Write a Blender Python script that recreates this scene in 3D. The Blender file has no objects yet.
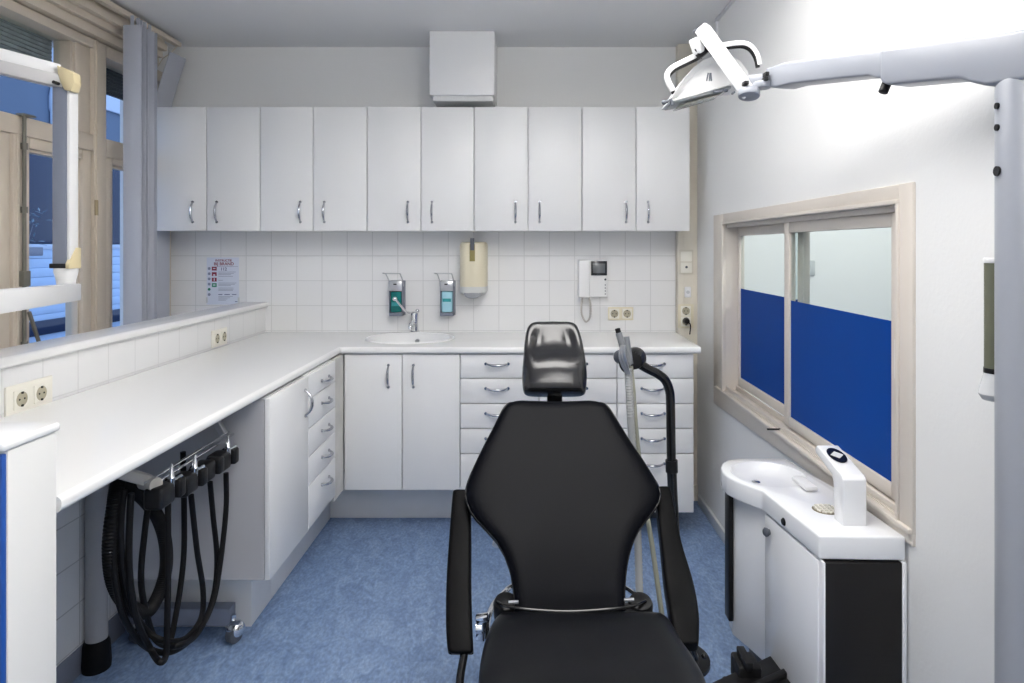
import bpy, bmesh, math, random
from mathutils import Vector, Matrix
random.seed(4)
R = math.radians
COL = bpy.context.scene.collection
SC = bpy.context.scene
F, VX, VY, CZ = 660.0, 528.0, 247.0, 1.404        # measured focal length, vanishing point, eye height


def P(px, py, d):
    """real-world point seen at a photo pixel when it lies d metres away"""
    return Vector(((px - VX) / F * d, d, CZ - (py - VY) / F * d))


# ------------------------------------------------------------------ materials
def new_mat(name):
    m = bpy.data.materials.new(name)
    m.use_nodes = True
    nt = m.node_tree
    b = nt.nodes['Principled BSDF']
    return m, nt, b


def mat(name, col, rough=0.5, metal=0.0, bump=0.0, bscale=200.0, var=0.0, vscale=6.0, coat=0.0, spec=0.5):
    m, nt, b = new_mat(name)
    b.inputs['Base Color'].default_value = (*col, 1)
    b.inputs['Roughness'].default_value = rough
    b.inputs['Metallic'].default_value = metal
    b.inputs['Specular IOR Level'].default_value = spec
    b.inputs['Coat Weight'].default_value = coat
    tc = nt.nodes.new('ShaderNodeTexCoord')
    if var > 0:
        n = nt.nodes.new('ShaderNodeTexNoise')
        n.inputs['Scale'].default_value = vscale
        n.inputs['Detail'].default_value = 5
        nt.links.new(tc.outputs['Object'], n.inputs['Vector'])
        r = nt.nodes.new('ShaderNodeValToRGB')
        r.color_ramp.elements[0].position = 0.3
        r.color_ramp.elements[1].position = 0.7
        r.color_ramp.elements[0].color = (*[c * (1 - var) for c in col], 1)
        r.color_ramp.elements[1].color = (*[min(1, c * (1 + var)) for c in col], 1)
        nt.links.new(n.outputs['Fac'], r.inputs['Fac'])
        nt.links.new(r.outputs['Color'], b.inputs['Base Color'])
    if bump > 0:
        n = nt.nodes.new('ShaderNodeTexNoise')
        n.inputs['Scale'].default_value = bscale
        n.inputs['Detail'].default_value = 3
        nt.links.new(tc.outputs['Object'], n.inputs['Vector'])
        bp = nt.nodes.new('ShaderNodeBump')
        bp.inputs['Strength'].default_value = bump
        bp.inputs['Distance'].default_value = 0.002
        nt.links.new(n.outputs['Fac'], bp.inputs['Height'])
        nt.links.new(bp.outputs['Normal'], b.inputs['Normal'])
    return m


def tile_mat(name, axis, o_h, o_v, tw, th, col=(0.80, 0.80, 0.80), grout=(0.65, 0.65, 0.65), mortar=0.0022):
    m, nt, b = new_mat(name)
    g = nt.nodes.new('ShaderNodeNewGeometry')
    s = nt.nodes.new('ShaderNodeSeparateXYZ')
    nt.links.new(g.outputs['Position'], s.inputs[0])
    c = nt.nodes.new('ShaderNodeCombineXYZ')
    for src, dst, off in ((axis, 'X', o_h), ('Z', 'Y', o_v)):
        a = nt.nodes.new('ShaderNodeMath')
        a.operation = 'SUBTRACT'
        a.inputs[1].default_value = off
        nt.links.new(s.outputs[src], a.inputs[0])
        nt.links.new(a.outputs[0], c.inputs[dst])
    br = nt.nodes.new('ShaderNodeTexBrick')
    br.offset = 0.0
    br.squash = 1.0
    br.inputs['Scale'].default_value = 1.0
    br.inputs['Brick Width'].default_value = tw
    br.inputs['Row Height'].default_value = th
    br.inputs['Mortar Size'].default_value = mortar
    br.inputs['Mortar Smooth'].default_value = 0.2
    br.inputs['Bias'].default_value = 0
    br.inputs['Color1'].default_value = (*col, 1)
    br.inputs['Color2'].default_value = (*[x * 0.985 for x in col], 1)
    br.inputs['Mortar'].default_value = (*grout, 1)
    nt.links.new(c.outputs[0], br.inputs['Vector'])
    nt.links.new(br.outputs['Color'], b.inputs['Base Color'])
    bp = nt.nodes.new('ShaderNodeBump')
    bp.invert = True
    bp.inputs['Strength'].default_value = 0.5
    bp.inputs['Distance'].default_value = 0.002
    nt.links.new(br.outputs['Fac'], bp.inputs['Height'])
    nt.links.new(bp.outputs['Normal'], b.inputs['Normal'])
    b.inputs['Roughness'].default_value = 0.22
    return m


def floor_mat():
    m, nt, b = new_mat('blue_linoleum')
    tc = nt.nodes.new('ShaderNodeTexCoord')
    mp = nt.nodes.new('ShaderNodeMapping')
    mp.inputs['Scale'].default_value = (1.0, 0.55, 1.0)
    mp.inputs['Rotation'].default_value = (0, 0, 0.5)
    nt.links.new(tc.outputs['Object'], mp.inputs[0])
    n1 = nt.nodes.new('ShaderNodeTexNoise')
    n1.inputs['Scale'].default_value = 19
    n1.inputs['Detail'].default_value = 8
    n1.inputs['Roughness'].default_value = 0.72
    n1.inputs['Distortion'].default_value = 1.2
    nt.links.new(mp.outputs[0], n1.inputs['Vector'])
    r = nt.nodes.new('ShaderNodeValToRGB')
    e = r.color_ramp.elements
    e[0].position, e[0].color = 0.30, (0.13, 0.205, 0.375, 1)
    e[1].position, e[1].color = 0.74, (0.335, 0.44, 0.61, 1)
    k = r.color_ramp.elements.new(0.52)
    k.color = (0.215, 0.315, 0.505, 1)
    nt.links.new(n1.outputs['Fac'], r.inputs['Fac'])
    nt.links.new(r.outputs['Color'], b.inputs['Base Color'])
    n2 = nt.nodes.new('ShaderNodeTexNoise')
    n2.inputs['Scale'].default_value = 95
    n2.inputs['Detail'].default_value = 4
    nt.links.new(mp.outputs[0], n2.inputs['Vector'])
    mx = nt.nodes.new('ShaderNodeMix')
    mx.data_type = 'RGBA'
    mx.blend_type = 'OVERLAY'
    mx.inputs[0].default_value = 0.55
    nt.links.new(r.outputs['Color'], mx.inputs[6])
    nt.links.new(n2.outputs['Fac'], mx.inputs[7])
    nt.links.new(mx.outputs[2], b.inputs['Base Color'])
    b.inputs['Roughness'].default_value = 0.42
    return m


def glass_mat(name, tint=(0.93, 0.96, 0.97), refl=0.08):
    m = bpy.data.materials.new(name)
    m.use_nodes = True
    nt = m.node_tree
    nt.nodes.clear()
    o = nt.nodes.new('ShaderNodeOutputMaterial')
    t = nt.nodes.new('ShaderNodeBsdfTransparent')
    t.inputs[0].default_value = (*tint, 1)
    g = nt.nodes.new('ShaderNodeBsdfGlossy')
    g.inputs['Roughness'].default_value = 0.02
    f = nt.nodes.new('ShaderNodeLayerWeight')
    f.inputs['Blend'].default_value = refl
    mx = nt.nodes.new('ShaderNodeMixShader')
    ge = nt.nodes.new('ShaderNodeNewGeometry')
    iv = nt.nodes.new('ShaderNodeMath')
    iv.operation = 'SUBTRACT'
    iv.inputs[0].default_value = 1.0
    nt.links.new(ge.outputs['Backfacing'], iv.inputs[1])
    ml = nt.nodes.new('ShaderNodeMath')
    ml.operation = 'MULTIPLY'
    nt.links.new(f.outputs['Fresnel'], ml.inputs[0])
    nt.links.new(iv.outputs[0], ml.inputs[1])
    nt.links.new(ml.outputs[0], mx.inputs[0])
    nt.links.new(t.outputs[0], mx.inputs[1])
    nt.links.new(g.outputs[0], mx.inputs[2])
    nt.links.new(mx.outputs[0], o.inputs[0])
    return m


M = {}
M['wall'] = mat('white_wall_paint', (0.81, 0.81, 0.80), 0.7, bump=0.25, bscale=90)
M['ceiling'] = mat('ceiling_paint', (0.78, 0.78, 0.78), 0.8, bump=0.1, bscale=60)
M['floor'] = floor_mat()
M['tile_back'] = tile_mat('white_tile_back', 'X', -0.8736, 0.935, 0.142, 0.1398)
M['tile_side'] = tile_mat('white_tile_side', 'Y', 2.321, 0.935, 0.157, 0.1398, grout=(0.70, 0.70, 0.70))
M['tile_low'] = tile_mat('white_tile_low', 'Y', 2.321, 0.10, 0.157, 0.1398, grout=(0.55, 0.55, 0.55))
M['lam'] = mat('white_laminate', (0.79, 0.79, 0.79), 0.38, bump=0.05, bscale=300)
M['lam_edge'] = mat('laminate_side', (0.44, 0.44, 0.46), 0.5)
M['filler'] = mat('aged_filler_board', (0.60, 0.585, 0.55), 0.6, var=0.12, vscale=9)
M['kick'] = mat('toe_kick_board', (0.82, 0.82, 0.82), 0.45, var=0.05, vscale=4)
M['worktop'] = mat('white_worktop', (0.84, 0.84, 0.83), 0.25, coat=0.2)
M['ceramic'] = mat('white_ceramic', (0.84, 0.84, 0.84), 0.3)
M['plastic'] = mat('white_plastic', (0.82, 0.82, 0.82), 0.3)
M['enamel'] = mat('white_enamel', (0.84, 0.85, 0.87), 0.2, coat=0.5)
M['beige'] = mat('beige_paint', (0.64, 0.56, 0.46), 0.42, bump=0.06, bscale=60, var=0.04, vscale=3)
M['beige_int'] = mat('pale_beige_paint', (0.68, 0.625, 0.56), 0.42, bump=0.05, bscale=60)
M['cream'] = mat('cream_plastic', (0.72, 0.66, 0.50), 0.35)
M['cream_pale'] = mat('pale_cream_plastic', (0.80, 0.775, 0.69), 0.35)
M['chrome'] = mat('chrome', (0.75, 0.76, 0.78), 0.12, metal=1)
M['steel'] = mat('brushed_steel', (0.55, 0.56, 0.58), 0.3, metal=1)
M['handle'] = mat('satin_handle', (0.46, 0.47, 0.50), 0.22, metal=1)
M['black'] = mat('black_plastic', (0.009, 0.009, 0.010), 0.38, spec=.25)
M['black_matte'] = mat('black_rubber', (0.006, 0.006, 0.007), 0.55, spec=.2)
M['black_gloss'] = mat('black_lacquer', (0.008, 0.008, 0.009), 0.16)
M['leather'] = mat('black_leatherette', (0.0018, 0.0022, 0.0040), 0.36, spec=0.06, bump=0.15, bscale=350)
M['leather_seat'] = mat('black_seat_leatherette', (0.002, 0.0024, 0.004), 0.33, spec=0.34, bump=0.12, bscale=350)
M['leather_gloss'] = mat('worn_glossy_leatherette', (0.012, 0.012, 0.014), 0.2, bump=0.02, bscale=120, coat=.2)
M['armpad'] = mat('black_arm_plastic', (0.003, 0.003, 0.0035), 0.45, spec=.07, bump=0.2, bscale=500)
M['lampgrey'] = mat('grey_lacquered_metal', (0.27, 0.285, 0.32), 0.32)
M['lampwhite'] = mat('lamp_white_plastic', (0.72, 0.72, 0.72), 0.3)
M['midgrey'] = mat('mid_grey_plastic', (0.27, 0.28, 0.30), 0.4)
M['darkgrey'] = mat('dark_grey_plastic', (0.09, 0.10, 0.12), 0.4)
M['slate'] = mat('slate_grey_metal', (0.20, 0.22, 0.28), 0.35)
M['handpiece'] = mat('grey_handpiece', (0.22, 0.23, 0.24), 0.35)
M['hosewhite'] = mat('pale_hose', (0.40, 0.405, 0.40), 0.45)
M['hosekhaki'] = mat('khaki_tube', (0.33, 0.33, 0.26), 0.4)
M['blue_film'] = mat('blue_window_film', (0.002, 0.055, 0.30), 0.5, spec=0.06)
M['blue_paint'] = mat('blue_paint', (0.015, 0.08, 0.35), 0.4)
M['green_soap'] = mat('teal_soap_bottle', (0.0, 0.17, 0.16), 0.2)
M['teal_label'] = mat('teal_label', (0.02, 0.30, 0.32), 0.4)
M['blue_soap'] = mat('pale_blue_soap_bottle', (0.38, 0.66, 0.76), 0.25)
M['paper'] = mat('poster_paper', (0.66, 0.70, 0.80), 0.5)
M['ink_red'] = mat('red_ink', (0.24, 0.015, 0.05), 0.5)
M['ink_blue'] = mat('navy_ink', (0.05, 0.06, 0.16), 0.5)
M['ink_green'] = mat('green_ink', (0.02, 0.22, 0.13), 0.5)
M['ink_grey'] = mat('grey_ink', (0.24, 0.27, 0.36), 0.5)
M['screen'] = mat('dark_screen', (0.03, 0.032, 0.036), 0.12)
M['screen_in'] = mat('grey_screen', (0.16, 0.17, 0.18), 0.15)
M['glass'] = glass_mat('clear_glass')
M['glass_int'] = glass_mat('interior_glass', (0.86, 0.90, 0.90), 0.06)
M['olive'] = mat('smoked_olive_plastic', (0.13, 0.135, 0.09), 0.15)
M['clear'] = mat('pale_translucent_plastic', (0.62, 0.63, 0.64), 0.15)
M['blind'] = mat('grey_blind_fabric', (0.47, 0.49, 0.55), 0.7, bump=0.15, bscale=500)
M['shutter'] = mat('grey_shutter', (0.30, 0.32, 0.31), 0.5, var=0.12, vscale=25)
M['grille'] = mat('beige_grille', (0.60, 0.53, 0.38), 0.4)
M['hole'] = mat('black_hole', (0.01, 0.01, 0.01), 0.8)
M['socket_well'] = mat('aged_socket_well', (0.42, 0.385, 0.28), 0.4)
M['capbeige'] = mat('yellowed_end_cap', (0.66, 0.56, 0.34), 0.4)
M['sid_light'] = mat('light_blue_siding', (0.55, 0.72, 0.94), 0.6, var=0.05, vscale=2)  # cold outdoor light cast put into the board colour
M['sid_grey'] = mat('blue_grey_render', (0.13, 0.18, 0.26), 0.7, var=0.08, vscale=1.5)  # blue of the outdoor light mixed into the wall colour
M['navy'] = mat('navy_window_glass', (0.015, 0.03, 0.075), 0.12)
M['bluetrim'] = mat('blue_trim', (0.02, 0.10, 0.33), 0.4)
M['whitetrim'] = mat('white_trim', (0.6, 0.7, 0.85), 0.5)  # white carrying the same outdoor blue cast
M['leaf'] = mat('pale_leaf', (0.22, 0.32, 0.40), 0.5)
M['ground'] = mat('paving', (0.18, 0.20, 0.25), 0.8, var=0.1)


# ------------------------------------------------------------------ mesh builder
ORG = {}


def catmull(pts, n=8, closed=False):
    pts = [Vector(p) for p in pts]
    out = []
    N = len(pts)
    segs = N if closed else N - 1
    for i in range(segs):
        if closed:
            p0, p1, p2, p3 = pts[(i - 1) % N], pts[i], pts[(i + 1) % N], pts[(i + 2) % N]
        else:
            p1, p2 = pts[i], pts[i + 1]
            p0 = pts[i - 1] if i > 0 else p1 * 2 - p2
            p3 = pts[i + 2] if i + 2 < N else p2 * 2 - p1
        for k in range(n):
            t = k / n
            out.append(0.5 * ((2 * p1) + (p2 - p0) * t + (2 * p0 - 5 * p1 + 4 * p2 - p3) * t * t
                              + (3 * p1 - p0 - 3 * p2 + p3) * t ** 3))
    if not closed:
        out.append(pts[-1])
    return out


class MB:
    def __init__(self):
        self.bm = bmesh.new()

    def _merge(self, t):
        me = bpy.data.meshes.new('tmp')
        t.to_mesh(me)
        t.free()
        self.bm.from_mesh(me)
        bpy.data.meshes.remove(me)
        return self

    def box(self, x0, x1, y0, y1, z0, z1, bev=0.0, seg=2, mtx=None):
        t = bmesh.new()
        bmesh.ops.create_cube(t, size=1)
        for v in t.verts:
            v.co = Vector(((x0 + x1) / 2 + v.co.x * (x1 - x0), (y0 + y1) / 2 + v.co.y * (y1 - y0),
                           (z0 + z1) / 2 + v.co.z * (z1 - z0)))
        if bev > 0:
            bmesh.ops.bevel(t, geom=t.edges[:], offset=bev, segments=seg, profile=0.5, affect='EDGES')
        if mtx is not None:
            bmesh.ops.transform(t, matrix=mtx, verts=t.verts)
        return self._merge(t)

    def obox(self, p0, p1, w, h, up=(0, 0, 1), bev=0.0, seg=2):
        """box whose long axis runs p0->p1, width w sideways, height h along up"""
        p0, p1 = Vector(p0), Vector(p1)
        d = p1 - p0
        L = d.length
        d.normalize()
        s = d.cross(Vector(up)).normalized()
        u = s.cross(d).normalized()
        mt = Matrix((( d.x, s.x, u.x, p0.x), (d.y, s.y, u.y, p0.y), (d.z, s.z, u.z, p0.z), (0, 0, 0, 1)))
        return self.box(0, L, -w / 2, w / 2, -h / 2, h / 2, bev, seg, mt)

    def prism(self, pts, ext, bev=0.0, seg=2, holes=None):
        """closed polygon of 3-D points extruded by vector ext"""
        t = bmesh.new()
        vs = [t.verts.new(p) for p in pts]
        f = t.faces.new(vs)
        r = bmesh.ops.extrude_face_region(t, geom=[f])
        vv = [g for g in r['geom'] if isinstance(g, bmesh.types.BMVert)]
        bmesh.ops.translate(t, vec=Vector(ext), verts=vv)
        bmesh.ops.recalc_face_normals(t, faces=t.faces[:])
        if bev > 0:
            bmesh.ops.bevel(t, geom=t.edges[:], offset=bev, segments=seg, profile=0.5, affect='EDGES')
        return self._merge(t)

    def loft(self, rings, cap=True, closed=True):
        t = bmesh.new()
        vr = [[t.verts.new(p) for p in r] for r in rings]
        n = len(vr[0])
        for a, b in zip(vr[:-1], vr[1:]):
            for i in range(n if closed else n - 1):
                j = (i + 1) % n
                t.faces.new((a[i], a[j], b[j], b[i]))
        if cap:
            t.faces.new(list(reversed(vr[0])))
            t.faces.new(vr[-1])
        bmesh.ops.recalc_face_normals(t, faces=t.faces[:])
        return self._merge(t)

    def tube(self, pts, r, n=10, smooth=0, closed=False, corr=None):
        if smooth:
            pts = catmull(pts, smooth, closed)
        pts = [Vector(p) for p in pts]
        N = len(pts)
        rings = []
        prev = None
        acc = 0.0
        for i, p in enumerate(pts):
            if closed:
                d = pts[(i + 1) % N] - pts[i - 1]
            else:
                d = pts[min(i + 1, N - 1)] - pts[max(i - 1, 0)]
            d.normalize()
            if prev is None:
                a = d.orthogonal().normalized()
            else:
                a = (prev - d * prev.dot(d)).normalized()
            prev = a
            b = d.cross(a)
            rr = r(i / max(1, N - 1)) if callable(r) else r
            if corr:
                rr *= 1 + corr * (1 if i % 2 else -1)
            rings.append([p + a * math.cos(2 * math.pi * k / n) * rr + b * math.sin(2 * math.pi * k / n) * rr
                          for k in range(n)])
        if closed:
            rings.append(rings[0])
            return self.loft(rings, cap=False)
        return self.loft(rings)

    def cyl(self, p0, p1, r0, r1=None, n=24, bev=0.0):
        p0, p1 = Vector(p0), Vector(p1)
        r1 = r0 if r1 is None else r1
        d = (p1 - p0)
        L = d.length
        d.normalize()
        if bev > 0:
            return self.lathe([(0, 0), (r0 - bev, 0), (r0 - bev * .3, bev * .3), (r0, bev), (r1, L - bev),
                               (r1 - bev * .3, L - bev * .3), (r1 - bev, L), (0, L)], p0, d, n)
        return self.lathe([(0, 0), (r0, 0), (r1, L), (0, L)], p0, d, n)

    def lathe(self, prof, c, axis=(0, 0, 1), n=28, sx=1.0, sy=1.0):
        c = Vector(c)
        d = Vector(axis).normalized()
        a = Vector((1, 0, 0)) if abs(d.x) < 0.001 else d.orthogonal().normalized()
        b = d.cross(a)
        t = bmesh.new()
        rings = []
        for (r, z) in prof:
            if r <= 1e-6:
                rings.append([t.verts.new(c + d * z)])
            else:
                rings.append([t.verts.new(c + d * z + a * math.cos(2 * math.pi * k / n) * r * sx
                                          + b * math.sin(2 * math.pi * k / n) * r * sy) for k in range(n)])
        for A, B in zip(rings[:-1], rings[1:]):
            if len(A) == 1 and len(B) == 1:
                continue
            for k in range(n):
                j = (k + 1) % n
                if len(A) == 1:
                    t.faces.new((A[0], B[k], B[j]))
                elif len(B) == 1:
                    t.faces.new((A[k], A[j], B[0]))
                else:
                    t.faces.new((A[k], A[j], B[j], B[k]))
        bmesh.ops.recalc_face_normals(t, faces=t.faces[:])
        return self._merge(t)

    def ball(self, c, rx, ry=None, rz=None, n=24):
        ry = rx if ry is None else ry
        rz = rx if rz is None else rz
        t = bmesh.new()
        bmesh.ops.create_uvsphere(t, u_segments=n, v_segments=n // 2, radius=1)
        for v in t.verts:
            v.co = Vector((c[0] + v.co.x * rx, c[1] + v.co.y * ry, c[2] + v.co.z * rz))
        return self._merge(t)

    def build(self, name, m, parent=None, org=None, angle=35, sub=0):
        if parent is not None:
            o = ORG[parent.name]
        else:
            o = Vector(org) if org is not None else Vector((0, 0, 0))
        bmesh.ops.translate(self.bm, vec=-o, verts=self.bm.verts)
        me = bpy.data.meshes.new(name)
        self.bm.to_mesh(me)
        self.bm.free()
        me.polygons.foreach_set('use_smooth', [True] * len(me.polygons))
        me.set_sharp_from_angle(angle=R(angle))
        if isinstance(m, (list, tuple)):
            for x in m:
                me.materials.append(x)
        else:
            me.materials.append(m)
        ob = bpy.data.objects.new(name, me)
        COL.objects.link(ob)
        if parent is not None:
            ob.parent = parent
        else:
            ob.location = o
        ORG[ob.name] = o
        if sub:
            s = ob.modifiers.new('smooth', 'SUBSURF')
            s.levels = s.render_levels = sub
        return ob


def thing(name, label, cat, loc, group=None):
    o = bpy.data.objects.new(name, None)
    o.empty_display_size = 0.05
    o.location = loc
    COL.objects.link(o)
    ORG[o.name] = Vector(loc)
    o['label'] = label
    o['category'] = cat
    if group:
        o['group'] = group
    return o


def tag(o, label, cat, group=None):
    o['label'] = label
    o['category'] = cat
    if group:
        o['group'] = group
    return o


def struct(o):
    o['kind'] = 'structure'
    return o


def sroot(name, loc):
    o = bpy.data.objects.new(name, None)
    o.location = loc
    o.empty_display_size = 0.05
    COL.objects.link(o)
    ORG[o.name] = Vector(loc)
    o['kind'] = 'structure'
    return o


def boolean_cut(ob, cutter):
    md = ob.modifiers.new('cut', 'BOOLEAN')
    md.operation = 'DIFFERENCE'
    md.solver = 'EXACT'
    md.object = cutter
    dg = bpy.context.evaluated_depsgraph_get()
    me = bpy.data.meshes.new_from_object(ob.evaluated_get(dg))
    ob.modifiers.remove(md)
    ob.data = me
    me.set_sharp_from_angle(angle=R(35))
    bpy.data.objects.remove(cutter, do_unlink=True)


def text_mesh(name, s, size, m, parent, loc, align='CENTER', depth=0.0004):
    """lettering facing the camera side (-Y), its centre at loc"""
    cu = bpy.data.curves.new('txt', 'FONT')
    cu.body = s
    cu.size = size
    cu.align_x = align
    cu.align_y = 'CENTER'
    cu.extrude = depth
    cu.offset = size * .012
    t = bpy.data.objects.new('txt', cu)
    COL.objects.link(t)
    dg = bpy.context.evaluated_depsgraph_get()
    me = bpy.data.meshes.new_from_object(t.evaluated_get(dg))
    bpy.data.objects.remove(t, do_unlink=True)
    me.transform(Matrix.Translation(Vector(loc) - ORG[parent.name]) @ Matrix.Rotation(R(90), 4, 'X'))
    me.materials.clear()
    me.materials.append(m)
    o = bpy.data.objects.new(name, me)
    COL.objects.link(o)
    o.parent = parent
    ORG[o.name] = ORG[parent.name]
    return o


# ------------------------------------------------------------------ room shell
XL, XR, YB, YF, ZC = -2.03, 0.94, 3.72, -1.7, 2.531

struct(MB().box(-2.3, 2.6, YF - .1, YB + .15, -0.12, 0).build('floor', M['floor']))
struct(MB().box(-2.3, 2.6, YF - .1, YB + .15, ZC, ZC + .12).build('ceiling', M['ceiling']))
struct(MB().box(-2.3, 2.6, YB, YB + .15, 0, ZC).build('wall_back', M['wall']))
struct(MB().box(-2.3, 2.6, YF - .1, YF, 0, ZC).build('wall_front', M['wall']))
# left wall with the window opening
WY0, WY1, WZ0, WZ1 = 1.80, 3.69, 0.85, 2.36
b = MB()
b.box(-2.28, XL, YF, WY0, 0, ZC).box(-2.28, XL, WY1, YB, 0, ZC)
b.box(-2.28, XL, WY0, WY1, 0, WZ0).box(-2.28, XL, WY0, WY1, WZ1, ZC)
struct(b.build('wall_left', M['wall']))
# right wall with the interior window opening
OY0, OY1, OZ0, OZ1 = 1.60, 3.16, 0.70, 1.53
b = MB()
b.box(XR, XR + .09, YF, OY0, 0, ZC).box(XR, XR + .09, OY1, YB, 0, ZC)
b.box(XR, XR + .09, OY0, OY1, 0, OZ0).box(XR, XR + .09, OY0, OY1, OZ1, ZC)
struct(b.build('wall_right', M['wall']))
struct(MB().box(2.45, 2.6, YF, YB, 0, ZC).build('wall_far', M['wall']))
# tiled splashback on the back wall
struct(MB().box(-2.02, 0.83, YB - .012, YB, 0.90, 1.50, .001, 1).build('trim_1', M['tile_back']))
# skirting of the right wall
struct(MB().box(XR - .014, XR, YF, 3.60, 0, 0.055, .003).build('baseboard_right', M['plastic']))
# tiled half wall with ledge, on the window side of the counter
struct(MB().box(-1.59, -1.475, 1.12, YB, 0.09, 1.066).build('wall_half', [M['tile_side']]))
struct(MB().box(-1.475, -1.470, 1.25, 2.9, 0.10, 0.89).build('trim_2', M['tile_low']))
struct(MB().box(-1.60, -1.47, 1.12, YB - .002, 0.0, 0.09, .002).build('baseboard_half', M['slate']))
b = MB()
b.box(-1.605, -1.455, 1.10, YB - .012, 1.066, 1.096, .010, 3)
struct(b.build('trim_3', M['worktop']))
# short return of the half wall, white end and blue near side
b = MB().box(-1.475, -.892, 1.132, 1.25, 0.0, 1.055, .003)
struct(b.build('wall_return', mat('return_wall_paint', (0.73, 0.73, 0.715), 0.55, bump=0.08, bscale=70)))
struct(MB().box(-1.475, -.894, 1.122, 1.132, 0.0, 1.05, .002).build('trim_4', M['blue_paint']))
struct(MB().box(-1.475, -.888, 1.118, 1.256, 1.055, 1.072, .006, 3).build('trim_5', M['worktop']))
# beige boxed column in the back right corner
b = MB()
b.box(.832, XR, 3.66, YB, 0.085, ZC, .003)
b.box(.822, XR, 3.645, YB, 0.0, 0.085, .003)
b.box(.862, .866, 3.657, 3.661, 0.085, 2.45)
struct(b.build('trim_6', mat('column_paint', (0.72, 0.675, 0.58), 0.5, var=0.04, vscale=4)))
# thin cable moulding at the ceiling edge of the right wall
b = MB().box(XR - .014, XR, 0.4, 3.268, ZC - .012, ZC, .002)
b.box(XR - .010, XR, 3.256, 3.268, 2.395, ZC - .012, .002)
struct(b.build('trim_7', M['plastic']))
# stepped cornice over the big window
b = MB()
b.box(XL, -1.965, 1.72, 3.52, 2.365, 2.41, .006)
b.box(XL, -1.945, 1.72, 3.52, 2.41, 2.445, .006)
b.box(XL, -1.92, 1.72, 3.52, 2.445, 2.485, .008)
b.box(XL, -1.98, 1.72, 3.60, 2.485, ZC, .004)
struct(b.build('trim_8', M['beige']))

# ------------------------------------------------------------------ window_1 (left wall, to the outside)
w1 = sroot('window_1', (XL, 2.75, WZ0))
b = MB()
fx0, fx1 = -2.13, -1.995


def fb(y0, y1, z0, z1, x0=fx0, x1=fx1, bev=.005):
    b.box(x0, x1, y0, y1, z0, z1, bev)


fb(WY0, 1.90, WZ0, WZ1)                 # outer jamb, near
fb(3.035, 3.125, WZ0, WZ1)              # post between the two lights
fb(3.63, WY1, WZ0, WZ1)                 # outer jamb, far
fb(1.90, 3.035, 2.318, WZ1)             # head, big light
fb(3.125, 3.63, 2.30, WZ1)
fb(1.90, 3.035, 1.845, 1.92)            # transom bar
fb(3.125, 3.63, 1.83, 1.916)
fb(1.90, 3.035, WZ0, 0.90)
fb(3.125, 3.63, WZ0, 0.90)
fb(2.935, 3.035, 1.92, 2.318, -2.11, -2.012)
fb(2.918, 2.937, 1.92, 2.318, -2.10, -2.025, .003)
fb(1.90, 1.94, 1.92, 2.318, -2.11, -2.012)
fb(3.125, 3.145, 1.916, 2.30, -2.11, -2.012)
fb(3.045, 3.052, WZ0, WZ1, -2.0, -1.988, .002)
b.build('window_frame', M['beige'], w1)
b = MB()
b.box(XL - .01, -1.90, 1.80, 3.62, 0.835, 0.868, .006)
b.build('window_sill', M['beige'], w1)


def casement(y0, y1, sw, name):
    bb = MB()
    bb.box(-2.085, -2.005, y0, y0 + sw[0], 0.90, 1.845, .006)
    bb.box(-2.085, -2.005, y1 - sw[1], y1, 0.90, 1.845, .006)
    bb.box(-2.085, -2.005, y0 + sw[0], y1 - sw[1], 1.80, 1.845, .006)
    bb.box(-2.085, -2.005, y0 + sw[0], y1 - sw[1], 0.90, 0.98, .006)
    # inner glazing bead
    for (a0, a1, c0, c1) in ((y0 + sw[0], y0 + sw[0] + .012, .98, 1.80), (y1 - sw[1] - .012, y1 - sw[1], .98, 1.80),
                             (y0 + sw[0], y1 - sw[1], 1.788, 1.80), (y0 + sw[0], y1 - sw[1], .98, .992)):
        bb.box(-2.06, -2.02, a0, a1, c0, c1, .003)
    o = bb.build(name, M['beige'], w1)
    MB().box(-2.050, -2.044, y0 + sw[0], y1 - sw[1], .98, 1.80).build('pane', M['glass'], o)
    return o


casement(1.905, 2.556, (.06, .068), 'casement')
cas = casement(2.605, 3.032, (.052, .06), 'casement')
casement(3.128, 3.63, (.06, .05), 'casement')
b = MB()
b.box(-2.08, -1.992, 2.556, 2.605, 0.90, 1.845, .006)
b.box(-1.998, -1.985, 2.566, 2.578, 0.90, 1.845, .004)
b.build('meeting_stile', M['beige'], w1)
b = MB()
b.cyl((-1.978, 2.592, 0.93), (-1.978, 2.592, 1.92), .007, n=10)
for z in (1.02, 1.28, 1.55, 1.80):
    b.cyl((-1.978, 2.592, z - .012), (-1.978, 2.592, z + .012), .012, n=10)
b.box(-2.0, -1.965, 2.575, 2.61, 1.25, 1.31, .003)
b.box(-1.996, -1.962, 2.57, 2.635, 1.918, 1.926, .002)
b.obox((-1.96, 2.592, 1.15), (-1.955, 2.64, 1.02), .012, .012, bev=.003)
b.build('bolt_rod', mat('painted_bolt_rod', (0.17, 0.16, 0.13), 0.5), w1)
b = MB()
b.cyl((-1.99, 3.043, 1.55), (-1.99, 3.043, 1.62), .008, n=10)
b.build('hinge', mat('aged_brass_hinge', (0.33, 0.26, 0.15), 0.45), w1)
MB().box(-2.075, -2.069, 1.90, 2.935, 1.92, 2.318).build('pane', M['glass'], w1)
MB().box(-2.075, -2.069, 3.145, 3.63, 1.916, 2.30).build('pane', M['glass'], w1)
b = MB()
for k in range(8):
    z = 2.183 + k * .018
    b.box(-2.125, -2.108, 1.91, 2.925, z, z + .0165, .004)
b.box(-2.13, -2.105, 1.91, 2.925, 2.172, 2.184, .003)
b.build('roller_shutter', M['shutter'], w1)
b = MB()
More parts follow.
